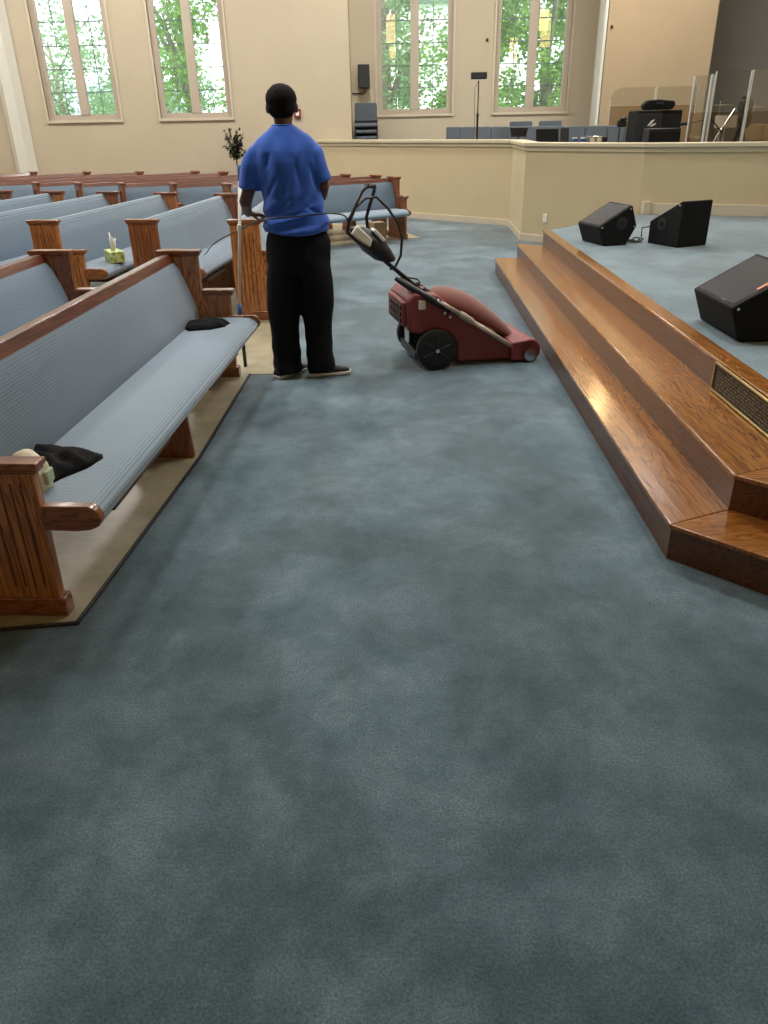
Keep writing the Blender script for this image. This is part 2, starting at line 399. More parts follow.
# vinyl under the pews
struct(MB().prism([(-1.10, 2.27), (-.975, 3.76), (-.93, 5.27), (-.73, 5.27), (-.70, 9.7), (-1.5, 10.3), (-6.5, 11.6), (-12.9, 11.6), (-12.9, 2.0), (-3.2, 2.0)], 0, .004).build('floor_vinyl', M['vinyl']))
struct(MB().prism([(-1.7, 10.95), (.62, 12.25), (.2, 13.7), (-2.2, 15.1), (-6, 16.4), (-12.9, 16.4), (-12.9, 13.8), (-5.5, 11.9)], 0, .004).build('floor_vinyl_choir', M['vinyl']))
struct(band([(-3.2, 2.0), (-1.10, 2.27), (-.975, 3.76), (-.93, 5.27)], -.012, 0.002, 0, .009).build('trim_5', M['strip']))

# ------------------------------------------------------------------ stage and steps
FY = 9.17
s1 = [(1.335, FY), (1.12, 2.64), (2.9, .86)]
s2 = [(1.575, FY-.03), (1.385, 2.75), (2.95, 1.18)]
s3 = [(1.82, 8.95), (1.695, 2.86), (3.0, 1.56)]
s4 = [(1.91, 9.0), (1.79, 2.90), (3.06, 1.64)]
st = empty('stage_steps', (0, 0, 0)); tag(st, 'three glossy brown wooden steps leading up to the blue carpeted stage', 'steps')
H = .157
def step_parts(outer, inner, z):
    # riser faces along the outer line, tread between outer and inner
    for i, ax in ((0, 'y'), (1, 'y')):
        a, b = outer[i], outer[i+1]
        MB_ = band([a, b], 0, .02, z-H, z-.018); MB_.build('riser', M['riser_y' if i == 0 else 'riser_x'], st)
    t = MB()
    t.prism([(outer[0][0]-.012, outer[0][1]), (outer[1][0]-.012, outer[1][1]-.008), inner[1], inner[0]], z-.02, z)
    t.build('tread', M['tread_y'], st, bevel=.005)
    t = MB()
    t.prism([(outer[1][0]-.012, outer[1][1]-.008), (outer[2][0]-.01, outer[2][1]-.012), inner[2], inner[1]], z-.02, z)
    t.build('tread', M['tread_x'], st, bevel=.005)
def shift(l, d): return [(x+d, y+(d*.4 if i == 1 else 0)) for i, (x, y) in enumerate(l)]
step_parts(s1, shift(s2, .03), H); step_parts(s2, shift(s3, .03), 2*H); step_parts(s3, s4, 3*H)
# closed far end of the steps
e = MB(); e.prism([(1.335, 0), (1.335, H-.02), (1.575, H-.02), (1.575, 2*H-.02), (1.84, 2*H-.02), (1.84, 0)], FY-.04, FY-.02, 'xz')
e.build('end_panel', M['riser_x'], st)
stage = [(s4[0][0]-.02, s4[0][1]), (s4[1][0]-.01, s4[1][1]), s4[2], (8.9, 1.64), (8.9, 8.6), (4.66, 9.98), (3.36, 10.45), (3.2, 10.3), (2.02, 9.11)]
struct(MB().prism(stage, 0, 3*H-.001).build('floor_stage', M['stage_carpet']))
# plaque on the top riser
pq = empty('plaque', (1.695, 3.78, .392)); pq.rotation_euler = (0, 0, math.atan2(2.86-8.95, 1.695-1.82)+math.pi/2)
tag(pq, 'dark bronze plaque with pale lettering set on the top stair riser', 'plaque')
MB().box(-.006, 0, -.84, 0, -.066, .066).build('plate', M['bronze'], pq)
f = MB(); f.box(-.012, 0, -.85, .006, .064, .074); f.box(-.012, 0, -.85, .006, -.074, -.064); f.box(-.012, 0, -.004, .006, -.074, .074); f.box(-.012, 0, -.85, -.84, -.074, .074)
f.build('border', M['brass'], pq, bevel=.002)
tx = MB(); rnd = random.Random(3)
for r_ in range(7):
    y = -.045 if r_ else -.15; z = .048-r_*.0155
    end = -.80 if r_ else -.68
    while y > end:
        for k in range(rnd.randint(3, 8)):
            w = .0045
            if rnd.random() < .8: tx.box(-.0085, -.006, y-w, y-w*.6, z-.0038, z+.0038)
            if rnd.random() < .7: tx.box(-.0085, -.006, y-w, y, z+.002, z+.0038)
            if rnd.random() < .5: tx.box(-.0085, -.006, y-w, y, z-.0038, z-.002)
            y -= .0072
        y -= .008
tx.build('lettering', M['gold_text'], pq)

# ------------------------------------------------------------------ pews
CW = -.45; CT = -.19            # back and front of the tall part (arm front is 0)
def pew(near, far, label, group, seat=True, wrap=False, nose=1.0, rack=True, depth=1.0, idx=0, front=False):
    dx, dy = far[0]-near[0], far[1]-near[1]; L = math.hypot(dx, dy); a = math.atan2(dy, dx)
    t = empty('church_pew', (near[0], near[1], .004), a-math.pi/2); tag(t, label, 'pew', group)
    d = depth
    for y0, y1 in ((0, .045), (L-.045, L)):
        e = MB()
        prof = [(CW, .07), (-.015, .07), (-.005, .575), (CT-.005, .575), (CT-.005, .825), (CW, .825)]
        e.prism([(x*d, z) for x, z in prof], y0, y1, 'xz')
        E_ = e.build('end_panel', M['oak_front'] if front or idx % 2 else M['oak_z'], t, bevel=.006)
        b = MB(); b.box((CW-.008)*d, .004, y0-.008, y1+.008, 0, .075); b.build('plinth', M['oak_x'], E_, bevel=.006)
        c = MB(); c.box((CW-.015)*d, (CT+.015)*d, y0-.015, y1+.015, .822, .848); c.box((CW-.008)*d, (CT+.006)*d, y0-.008, y1+.008, .808, .824)
        c.build('cap', M['oak_x'], E_, bevel=.006); c = MB()
        c.box((CT-.002)*d, .02, y0-.015, y1+.015, .572, .597); c.box((CT-.002)*d, .012, y0-.008, y1+.008, .558, .574)
        c.build('arm_cap', M['oak_x'], E_, bevel=.006)
        fl = MB(); yy = y0-.003 if y0 == 0 else y1; 
        for k in range(5):
            x = (-.40+k*.035)*d; fl.box(x, x+.006, yy, yy+.003, .12, .74 if x < CT*d-.03 else .52)
        for k in range(4):
            x = (-.165+k*.035)*d; fl.box(x, x+.006, yy, yy+.003, .12, .52)
        fl.build('fluting', M['rail'], E_)
    r = MB(); r.prism([(CW*d+.03, .74), (CW*d+.015, .82), (CW*d+.075, .826), (CW*d+.10, .765)], .04, L-.04, 'xz')
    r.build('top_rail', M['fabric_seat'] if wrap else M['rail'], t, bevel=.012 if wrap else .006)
    b = MB(); b.prism([(CW*d+.02, .77), (CW*d+.05, .77), (-.22*d-.02, .36), (-.25*d-.04, .36)], .04, L-.04, 'xz')
    b.build('back_board', M['oak_y'], t)
    # upholstered back, slightly pillowed
    bk = MB(); n = 8; pr = []
    for i in range(n+1):
        u = i/n; z = .405+u*(.772-.405); x = (-.225*d-.005)*(1-u)+(CW*d+.098)*u; pu = .022*math.sin(math.pi*min(1, max(0, u)))**.4 if 0 < u < 1 else 0
        pr.append((x+pu, z))
    pr += [(CW*d+.045, .772), (-.26*d-.02, .405)]
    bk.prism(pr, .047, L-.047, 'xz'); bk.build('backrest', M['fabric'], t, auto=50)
    if seat:
        q = MB()
        pr = [(-.265*d-.01, .385), (-.25*d-.01, .416), (-.12*d, .422), (.05, .424), (.12, .418), (.155, .402), (.175, .376), (.168, .348), (.14, .334), (.05, .331), (-.2*d, .336)]
        pr = [(x*nose if x > 0 else x, z) for x, z in pr]
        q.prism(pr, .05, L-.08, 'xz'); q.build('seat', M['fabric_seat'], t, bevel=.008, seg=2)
        for y0, y1 in ((.0, .05), (L-.085, L-.05)):
            w = MB(); w.prism([(x*nose, z) for x, z in ((-.03, .342), (.10, .338), (.145, .343), (.178, .358), (.19, .386), (.175, .418), (.15, .432), (-.03, .432))], y0+.006, y1-.0, 'xz')
            w.build('seat_bracket', M['oak_x'], t, bevel=.006)
        ns = max(1, int(round(L/1.6))-1) if L > 2 else 0
        ys = [L*(k+1)/(ns+1) for k in range(ns)]
        for y in ys:
            w = MB(); w.prism([(-.34*d, .0), (.07*nose, .0), (.05*nose, .34), (-.22*d, .34)], y-.015, y+.015, 'xz'); w.build('support', M['oak_z'], t, bevel=.004)
        if rack:
            for y in [0]+ys:
                y2 = y+L/(ns+1)
                w = MB(); w.box(-.15, .10, y+.32, y2-.42, .262, .272); w.box(.088, .102, y+.32, y2-.42, .262, .295)
                for yy in (y+.32, y2-.434): w.box(-.15, .102, yy, yy+.014, .262, .335)
                w.build('book_rack', M['rail'], t, bevel=.002)
    return t
G1 = 'blue upholstered oak church pews'
A1 = pew((-1.145, 2.315), (-.985, 5.25), 'front pew nearest the camera, holding a black cloth on its blue seat', G1, idx=1, front=True)
pew((-2.04, 2.36), (-1.86, 5.36), 'pew directly behind the nearest front pew, far cap left of the tissue box pew', G1, idx=0)
def nrm(a, b):
    l = math.hypot(b[0]-a[0], b[1]-a[1]); return ((b[1]-a[1])/l, -(b[0]-a[0])/l)
def pew_t(a, b, off_a, off_b, **k):
    n = nrm(a, b); return pew((a[0]+n[0]*off_a, a[1]+n[1]*off_a), (b[0]+n[0]*off_b, b[1]+n[1]*off_b), **k)
Bn = [(-1.01, 6.95), (-1.93, 7.11), (-2.83, 7.20), (-3.72, 7.28), (-4.6, 7.35), (-5.5, 7.42)]
Bf = [(-1.02, 9.4), (-1.66, 9.84), (-2.46, 10.17), (-3.27, 10.5), (-4.05, 10.75), (-4.85, 11.05)]
BL = ['oak pew end and short front pew right behind the man in the middle block',
      'second pew of the middle block, the power cord lying across its light blue back',
      'middle block pew with the green tissue box on its seat',
      'middle block pew directly behind the one with the tissue box',
      'middle block pew, second behind the one with the tissue box',
      'rearmost middle block pew at the left edge of the photo']
for i in range(6): pew_t(Bn[i], Bf[i], .19, .19, label=BL[i], group=G1, idx=i+1, wrap=True)
Cn = [(-1.33, 11.36), (-2.12, 11.62), (-2.93, 11.88), (-3.74, 12.14), (-4.46, 12.4), (-5.2, 12.68), (-6.0, 13.0), (-6.8, 13.35), (-7.6, 13.75), (-8.4, 14.15)]
Cf = [(.34, 12.25), (.05, 12.78), (-.43, 13.15), (-.85, 13.65), (-1.65, 14.2), (-2.6, 14.6), (-3.17, 14.95), (-4.23, 15.2), (-5.28, 15.5), (-6.4, 15.85)]
CL = ['front pew of the far block, grey blue seat right of the man, cardboard box beneath',
      'far block pew directly behind its front row', 'far block pew, third row from its front',
      'far block pew, fourth row from its front', 'far block pew, fifth row from its front',
      'far block pew, sixth row from its front', 'far block pew, seventh row from its front',
      'far block pew, eighth row, its far cap under the second window', 'far block pew, ninth row, its far cap under the first window',
      'rearmost far block pew against the wall by the pilaster']
for i in range(10):
    pew_t(Cn[i], Cf[i], .32, .19, label=CL[i], group=G1, idx=0, depth=(1 if i == 0 else .9), rack=False, nose=(1 if i == 0 else .5))

# ------------------------------------------------------------------ small things on and under pews
def drape(name, label, cat, outline, z0, h, mat, loc, rz, seed=0, folds=1.0):
    # folded cloth: a lumpy low slab following an outline
    m = MB(); n = 26; P = outline
    cx = sum(p[0] for p in P)/len(P); cy = sum(p[1] for p in P)/len(P)
    rows = 9; vs = []; fs = []
    def at(a):
        t = a*len(P); i = int(t) % len(P); f = t-int(t); p, q = P[i], P[(i+1) % len(P)]
        return p[0]+(q[0]-p[0])*f, p[1]+(q[1]-p[1])*f
    N = 48
    for r in range(rows+1):
        s = r/rows
        for k in range(N):
            x, y = at(k/N); x = cx+(x-cx)*s; y = cy+(y-cy)*s
            hh = h*(1-s**4)*(.75+.5*folds*noise.noise(Vector((x*14+seed, y*14, seed)))+.25*math.sin((x+y*1.7)*42+seed)*folds)
            vs.append((x, y, z0+max(.003, hh) if r < rows else z0))
    for r in range(rows):
        for k in range(N): fs.append((r*N+k, r*N+(k+1) % N, (r+1)*N+(k+1) % N, (r+1)*N+k))
    fs.append(tuple(rows*N+k for k in range(N)))
    m.add(vs, fs); o = m.build(name, mat, smooth=True); o.location = loc; o.rotation_euler = (0, 0, rz); tag(o, label, cat); return o
drape('folded_jacket', 'black folded cloth lying on the seat of the nearest pew', 'clothing',
      [(-.17, .0), (-.10, -.13), (.0, -.20), (.04, -.14), (.07, -.08), (.13, .0), (.16, .10), (.14, .15), (-.02, .20), (-.16, .26), (-.2, .12)], 0, .06, M['cloth'], (-1.24, 2.66, .426), R(0), 2, .7)
wc = empty('cream_cloth', (-1.255, 2.50, .427)); tag(wc, 'cream cloth with a green and white patch tucked under the black cloth', 'cloth')
gm = MB(); gm.ell((0, 0, .03), (.075, .07, .115), 24, 14)
remesh(gm, 'cloth_dome', M['cream'], wc, .006, 2, lambda c_, n_: Vector((c_.x, c_.y, max(0, c_.z)))+n_*.008*noise.noise(c_*25))
gc = MB().box(.060, .078, -.03, .03, .02, .07); gc.build('green_patch', M['patch'], wc, bevel=.006)
drape('shoulder_bag', 'flat black bag on the far end of the nearest pew seat', 'bag',
      [(-.15, -.10), (-.02, -.13), (.08, -.09), (.13, .0), (.10, .07), (0, .09), (-.14, .10), (-.17, 0)], 0, .055, M['cloth'], (-1.09, 4.95, .426), R(18), 5, .5)
tb = empty('tissue_box', (-2.52, 7.66, .4285)); tb.rotation_euler = (0, 0, R(30)); tb.scale = (1.15,)*3; tag(tb, 'green leaf patterned tissue box with a white tissue standing on a pew seat', 'tissue box')
MB().box(-.058, .058, -.11, .11, 0, .085).build('carton', M['tissuebox'], tb, bevel=.004)
ti = MB(); vs = []; fs = []
for i in range(9):
    for j in range(2):
        a = (i/8-.5); ztop = .13*(1-abs(a)*.9)+.02*math.sin(i*2.1)
        vs.append((.012*math.sin(i*1.5)+(.02*math.sin(i*.9) if j else 0), a*(.05 if not j else .085), .083 if not j else .083+ztop))
for i in range(8): fs.append((i*2, i*2+2, i*2+3, i*2+1))
ti.add(vs, fs); o = ti.build('tissue', M['white'], tb, smooth=True); s_ = o.modifiers.new('s', 'SOLIDIFY'); s_.thickness = .004
cb = empty('cardboard_box', (-.02, 12.22, .006), R(28)); tag(cb, 'small tan cardboard box on the floor under the far block front pew', 'box')
MB().box(-.10, .10, -.09, .09, 0, .23).build('carton', M['card'], cb, bevel=.003); MB().box(-.10, .10, -.02, .02, .230, .2315).build('tape', M['cream'], cb)

# potted plant near the back wall
pp = empty('potted_plant', (-2.66, 16.02, .0)); tag(pp, 'dark leafy potted plant standing against the back wall behind the man', 'plant')
MB().tube([(0, 0, 0), (0, 0, .28), (0, 0, .31)], [.11, .16, .17], 20).build('pot', M['pot'], pp, auto=40)
sm = MB(); sm.tube([(0, 0, .28), (.01, 0, .7), (0, .0, 1.05)], [.018, .014, .01], 8)
rp = random.Random(5); lf = MB()
for k in range(26):
    a = rp.random()*6.28; rr = .05+rp.random()*.17; z1 = 1.05+rp.random()*.47
    p0 = Vector((0, 0, .95+rp.random()*.1)); p1 = Vector((rr*math.cos(a), rr*math.sin(a)*.6, z1)); sm.tube([p0, (p0+p1)/2+Vector((0, 0, .03)), p1], .005, 5)
    for j in range(13):
        q = p0.lerp(p1, .3+.7*rp.random())+Vector((rp.uniform(-.05, .05), rp.uniform(-.05, .05), rp.uniform(-.04, .05)))
        mt = Matrix.Translation(q) @ Matrix.Rotation(rp.random()*6.28, 4, 'Z') @ Matrix.Rotation(rp.uniform(-1, 1), 4, 'X')
        lf.add([(0, 0, 0), (.024, .035, .003), (0, .085, 0), (-.024, .035, .003)], [(0, 1, 2), (0, 2, 3)], mt)
sm.build('stem', M['stem'], pp); lf.build('foliage', M['leaf'], pp)

# ------------------------------------------------------------------ wall fittings
fa = empty('fire_alarm', (-1.49, LW, 1.74)); tag(fa, 'small red and white fire alarm on the back wall beside the head of the man', 'alarm')
MB().box(-.06, .06, -.04, 0, -.08, .08).build('case', M['red'], fa, bevel=.008); MB().box(-.03, .03, -.047, -.04, -.04, .03).build('lens', M['white'], fa, bevel=.003)
ws = empty('wall_speaker', (-.225, RW, 2.36)); tag(ws, 'black box speaker mounted on the wall above the stacked chairs', 'speaker')
MB().box(-.11, .11, -.22, -.03, -.2, .2).build('cabinet', M['black'], ws, bevel=.01); MB().box(-.1, .1, -.228, -.22, -.185, .185).build('grille', M['greyblack'], ws)
MB().box(-.04, .04, -.03, 0, -.06, .06).build('bracket', M['steel'], ws)
MB().tube([(.0, -.1, -.2), (.01, -.06, -.27), (-.08, -.03, -.29), (-.24, -.012, -.28)], .009, 6).build('cable', M['black'], ws)
for n_, (x, y, z) in enumerate([(2.15, RW, 2.93), (4.07, 15.5, 2.95)]):
    h = empty('wall_hook', (x, y, z)); tag(h, ['tiny dark hook on the wall between the two choir windows', 'tiny dark hook on the tan wall right of the choir windows'][n_], 'hook')
    MB().box(-.02, .02, -.02, 0, -.02, .03).build('hook', M['steel'], h, bevel=.003); MB().tube([(0, -.01, .02), (0, -.05, 0), (0, -.04, -.02)], .006, 6).build('prong', M['steel'], h)

# ------------------------------------------------------------------ chairs on the platform
def make_chair():
    t = empty('stacking_chair', (0, 0, 0))
    s = MB().box(-.23, .23, -.22, .22, .40, .46); s.build('seat', M['chair_fabric'], t, bevel=.02, seg=3)
    b = MB().prism([(-.22, .50), (.22, .50), (.215, .80), (.19, .815), (-.19, .815), (-.215, .80)], .20, .24, 'xz'); b.build('backrest', M['chair_fabric'], t, bevel=.012)
    for x in (-1, 1):
        MB().tube([(x*.21, -.2, .0), (x*.21, -.19, .41)], .011, 8).build('leg', M['steel'], t)
        MB().tube([(x*.21, .24, .0), (x*.21, .215, .42), (x*.20, .235, .78)], .011, 8).build('leg', M['steel'], t)
    return t
proto = make_chair(); first = True
GC = 'blue grey stacking chairs on the choir platform'
# facing direction is local -y
CH = []
for k in range(10):
    f_ = k/9; CH.append((1.25+f_*2.12, 15.85-f_*3.45, .65, -R(58)))
CHL = ['blue grey chair at the far left end of the platform row', 'second blue grey chair from the left end of the platform row',
 'blue grey chair directly behind the tall stand pole', 'blue grey chair just right of the tall stand pole',
 'blue grey chair left of the small black stand desk', 'blue grey chair behind the small black stand desk',
 'blue grey chair behind the open black laptop case', 'blue grey chair right of the open laptop case, behind the blue cups',
 'blue grey chair behind the silver radio', 'blue grey chair just left of the clear drum shield']
CHL2 = ['left of the two blue grey chairs in the rear row below the right window', 'right of the two blue grey chairs in the rear row below the right window']
for i, (x, y, z, a) in enumerate(CH+[(2.72, 16.2, .72, R(-10)), (3.28, 16.2, .72, R(-10))]):
    c = proto if i == 0 else copy_tree(proto)
    c.location = (x, y, z); c.rotation_euler = (0, 0, a)
    tag(c, (CHL+CHL2)[i], 'chair', GC)
SL = ['bottom chair of the stack beneath the wall speaker', 'second chair up, near the bottom of the stack beneath the wall speaker', 'middle chair of the stack beneath the wall speaker', 'fourth chair up in the stack beneath the wall speaker', 'top chair of the stack beneath the wall speaker, its backrest fully visible']
for i in range(5):
    c = copy_tree(proto); c.location = (-.20, 16.72-.03*i+.04, .65+.11*i); c.rotation_euler = (0, 0, 0); tag(c, SL[i], 'chair', 'stacked chairs beneath the wall speaker')

# tall stand with a dark head
ms = empty('light_stand', (1.70, 14.5, .65)); tag(ms, 'tall thin black stand with a dark rectangular head on the choir platform', 'stand')
MB().tube([(0, 0, .25), (.0, 0, 1.0)], .016, 8).build('lower_pole', M['black'], ms); MB().tube([(0, 0, .98), (.0, 0, 1.50)], .009, 8).build('upper_pole', M['steel'], ms)
MB().box(-.13, .13, -.05, .05, 1.52, 1.62).build('head', M['greyblack'], ms, bevel=.01)
MB().tube([(0, 0, .96), (0, 0, 1.02)], .022, 8).build('collar', M['black'], ms)
MB().box(-.035, -.012, -.02, .02, .62, .78).build('clamp', M['chrome'], ms, bevel=.003)
MB().tube([(0, 0, 1.5), (-.06, 0, 1.4), (-.05, 0, .9), (-.03, 0, .7)], .004, 5).build('cable', M['black'], ms)
for k in range(3):
    a = k*2.09+.4; MB().tube([(0, 0, .35), (.3*math.cos(a), .3*math.sin(a), .005)], .01, 6).build('leg', M['black'], ms)
# small desk of a music stand
md = empty('music_stand', (2.30, 13.85, .65)); tag(md, 'small black music stand desk among the platform chairs', 'music stand')
MB().prism([(-.12, .68), (.12, .68), (.15, .80), (-.15, .80)], -.01, .01, 'xz').build('desk', M['black'], md, bevel=.003); MB().box(-.13, .13, -.04, .0, .67, .685).build('ledge', M['black'], md)
MB().tube([(0, 0, .1), (0, 0, .7)], .012, 8).build('pole', M['black'], md)
for k in range(3):
    a = k*2.09; MB().tube([(0, 0, .15), (.15*math.cos(a), .15*math.sin(a), .005)], .008, 6).build('leg', M['black'], md)
# keyboard / laptop case table group on ledge stands
lt = empty('side_table', (2.78, 12.1, .65)); tag(lt, 'low black table behind the platform wall under the laptop case and radio', 'table')
MB().box(-.42, .56, -.14, .14, .56, .59).build('table_top', M['black'], lt, bevel=.004)
for x in (-.39, .53):
    for y in (-.12, .12): MB().box(x-.012, x+.012, y-.012, y+.012, 0, .56).build('leg', M['black'], lt)
lc = empty('laptop_case', (2.50, 12.1, 1.2405)); tag(lc, 'open black laptop case on the low table behind the ledge', 'laptop')
MB().box(-.22, .22, -.13, .10, 0, .03).build('base', M['black'], lc, bevel=.004)
MB().prism([(.09, .03), (.12, .03), (.17, .20), (.14, .20)], -.22, .1, 'yz').build('lid', M['blackmatte'], lc, bevel=.004)
MB().prism([(.06, .03), (.10, .03), (.13, .21), (.10, .21)], .12, .24, 'yz').build('side_pocket', M['greyblack'], lc, bevel=.004)
for i, (x, lab) in enumerate(((2.80, 'left of two small cups with a blue band behind the platform ledge'), (2.92, 'right of two small cups with a blue band behind the platform ledge'))):
    c = empty('cup', (x, 12.05, 1.2405)); tag(c, lab, 'cup', 'cups behind the ledge')
    MB().tube([(0, 0, 0), (0, 0, .09)], [.032, .038], 16).build('cup_body', M['white'], c, auto=40); MB().tube([(0, 0, .03), (0, 0, .07)], [.038, .041], 16).build('cup_band', M['blue'], c, auto=40)
ra = empty('radio', (3.09, 12.08, 1.2405)); tag(ra, 'silver portable radio with black ends on the low table', 'radio')
MB().box(-.10, .10, -.05, .05, 0, .10).build('body', M['chrome'], ra, bevel=.01)
for x in (-.05, .05): MB().cyl((x, 0, .05), .033, -.055, -.048, 'y', 16).build('speaker_cone', M['cream'], ra)
MB().box(.10, .17, -.045, .045, 0, .09).build('side_cap', M['black'], ra, bevel=.008)

# amplifier stack
am = empty('guitar_amplifier', (3.86, 12.05, .65), R(4)); tag(am, 'black guitar amplifier cabinet with a pale slanted logo behind the ledge', 'amplifier')
MB().prism([(-.24, 0), (.16, 0), (.14, 1.0), (-.22, 1.0)], -.02, .36, 'xz').build('cabinet', M['blackmatte'], am, bevel=.015)
MB().box(-.21, .13, -.028, -.018, .1, .96).build('grille', M['greyblack'], am, bevel=.004)
lg = MB(); lg.prism([(-.075, .80), (-.03, .815), (.03, .885), (-.02, .875)], -.034, -.028, 'xz'); lg.prism([(-.03, .79), (.035, .815), (.05, .845), (-.01, .82)], -.034, -.028, 'xz'); lg.build('logo', M['white'], am)
cs = empty('speaker_cabinet', (4.16, 12.2, .65), R(-8)); tag(cs, 'black speaker cabinet right behind the logo amplifier', 'speaker')
MB().box(-.12, .16, .0, .4, 0, 1.0).build('cabinet', M['blackmatte'], cs, bevel=.012)
MB().box(-.10, .14, -.008, .0, .05, .95).build('grille', M['black'], cs, bevel=.003)
kc = empty('instrument_case', (4.0, 12.3, 1.655), R(-8)); tag(kc, 'small black instrument case lying on top of the amplifiers', 'case')
MB().prism([(-.20, .0), (.17, .0), (.22, .05), (.20, .11), (-.02, .13), (-.17, .12), (-.23, .06)], -.12, .12, 'xz').build('shell', M['blackmatte'], kc, bevel=.015)
MB().tube([(-.05, -.13, .07), (-.04, -.16, .08), (.04, -.16, .08), (.05, -.13, .07)], .008, 6).build('handle', M['black'], kc)
lw = empty('floor_speaker', (3.86, 11.55, .65), R(-2)); tag(lw, 'low long black speaker box directly behind the ledge in front of the amplifiers', 'speaker')
MB().prism([(-.23, 0), (.24, 0), (.21, .78), (-.22, .78)], -.12, .14, 'xz').build('cabinet', M['black'], lw, bevel=.012)
MB().box(-.2, .2, -.128, -.12, .05, .74).build('grille', M['blackmatte'], lw)
# mic on short stand left of the amplifier
mc = empty('microphone_stand', (3.36, 11.75, .65)); tag(mc, 'short microphone stand with a black clip left of the amplifier', 'stand')
MB().tube([(-.03, 0, 0), (-.03, 0, .82)], .008, 8).build('pole', M['steel'], mc); MB().tube([(.04, 0, 0), (.04, 0, .80)], .008, 8).build('pole', M['chrome'], mc)
MB().box(-.07, .06, -.03, .03, .80, .88).build('clip', M['black'], mc, bevel=.015); MB().ell((-.0, -.03, .9), (.05, .03, .025)).build('microphone', M['black'], mc, smooth=True)
MB().tube([(0, 0, 0), (0, 0, .02)], .10, 20).build('base', M['black'], mc)

# drum shield
ds = empty('drum_shield', (0, 0, .65)); tag(ds, 'clear acrylic drum shield panels standing behind the ledge at the right', 'shield')
def panel(a, b, z1, split=None, round_=False):
    dx, dy = b[0]-a[0], b[1]-a[1]; L = math.hypot(dx, dy); an = math.atan2(dy, dx)
    mt = Matrix.Translation((a[0], a[1], 0)) @ Matrix.Rotation(an, 4, 'Z')
    z0 = 0
    if split:
        MB().box(0, L, -.004, .004, 0, split, mt).build('lower_panel', M['acrylic_lower'], ds); z0 = split+.004
    p = [(0, z0), (L, z0), (L, z1), (0, z1)] if not round_ else [(0, z0), (L, z0), (L, z1), (.16, z1), (.06, z1-.04), (0, z1-.16)]
    MB().prism(p, -.004, .004, 'xz', mt).build('panel', M['acrylic'], ds)
    e = MB()
    for x in (0, L-.012): e.box(x, x+.012, -.010, .010, 0, z1-(.16 if round_ and x == 0 else 0), mt)
    e.build('edge_strip', M['acrylic_edge'], ds)
panel((3.47, 12.9), (4.12, 12.85), 1.31, 1.07, True); panel((4.13, 12.85), (4.7, 12.75), 1.31, 1.07)
panel((4.05, 11.16), (4.17, 10.90), 1.37, .96); panel((4.18, 10.92), (4.32, 11.2), 1.38, .96)
panel((4.33, 11.2), (4.78, 11.18), 1.42, .96); panel((4.79, 11.18), (5.3, 11.35), 1.43, .96); panel((5.31, 11.36), (5.8, 11.8), 1.43, .96)

# drum kit
dk = empty('drum_kit', (5.2, 12.6, .65)); tag(dk, 'drum kit with pale shells and chrome stands behind the clear shield', 'drum kit')
MB().cyl((.0, 0, .28), .27, -.2, .2, 'y', 28).build('bass_drum', M['steel'], dk, auto=40)
MB().cyl((-.12, -.1, .0), .15, .76, .92, 'z', 24).build('tom', M['white'], dk, auto=40)
MB().cyl((.28, -.15, .0), .16, .60, .80, 'z', 24).build('snare', M['card'], dk, auto=40)
MB().cyl((.58, -.2, .0), .20, .35, .78, 'z', 24).build('floor_tom', M['card'], dk, auto=40)
for (x, y, z, r_) in ((-.2, .0, 1.05, .2), (.35, .12, 1.02, .17)):
    MB().tube([(x, y, z), (x, y, z+.012)], [r_, .03], 28).build('cymbal', M['brass'], dk, auto=40)
    MB().tube([(x, y, 0), (x, y, z+.05)], .010, 8).build('cymbal_stand', M['chrome'], dk)
hw = MB()
for (x, y) in ((-.25, -.25), (-.12, -.1), (.1, -.3), (.28, -.15)):
    for k in range(3):
        a = k*2.09+x*5; hw.tube([(x, y, .35), (x+.2*math.cos(a), y+.2*math.sin(a), .02)], .012, 6)
    hw.tube([(x, y, .2), (x, y, .8)], .013, 8)
hw.build('hardware', M['white'], dk)
MB().tube([(-.35, -.3, .55), (-.1, -.3, 1.0), (.25, -.28, 1.02)], .010, 6).build('boom_arm', M['chrome'], dk)
th = empty('camera_on_tripod', (5.05, 11.85, .65)); tag(th, 'black camera on a tripod standing behind the clear shield', 'camera')
MB().box(-.07, .07, -.1, .08, .96, 1.10).build('camera_body', M['black'], th, bevel=.015); MB().cyl((0, 0, 1.03), .04, -.18, -.1, 'y', 16).build('lens', M['black'], th)
MB().box(-.05, .05, -.03, .05, 1.10, 1.15).build('viewfinder', M['black'], th, bevel=.008)
MB().ell((.03, 0, .86), (.09, .08, .12)).build('head', M['black'], th, smooth=True)
for k in range(3):
    a = k*2.09+.3; MB().tube([(0, 0, .85), (.22*math.cos(a), .22*math.sin(a), .01)], [.03, .014], 8).build('leg', M['black'], th)
bs = empty('boom_microphone', (4.66, 12.0, .65)); tag(bs, 'thin microphone boom crossing behind the clear shield', 'microphone')
MB().tube([(0, 0, 0), (0, 0, .9)], .010, 8).build('pole', M['chrome'], bs); MB().tube([(-.35, 0, .82), (0, 0, .88), (.2, 0, .7)], .009, 8).build('boom', M['black'], bs)
MB().tube([(-.42, 0, .82), (-.30, 0, .83)], .022, 10).build('microphone', M['black'], bs); MB().tube([(0, 0, 0), (0, 0, .02)], .13, 20).build('base', M['black'], bs)

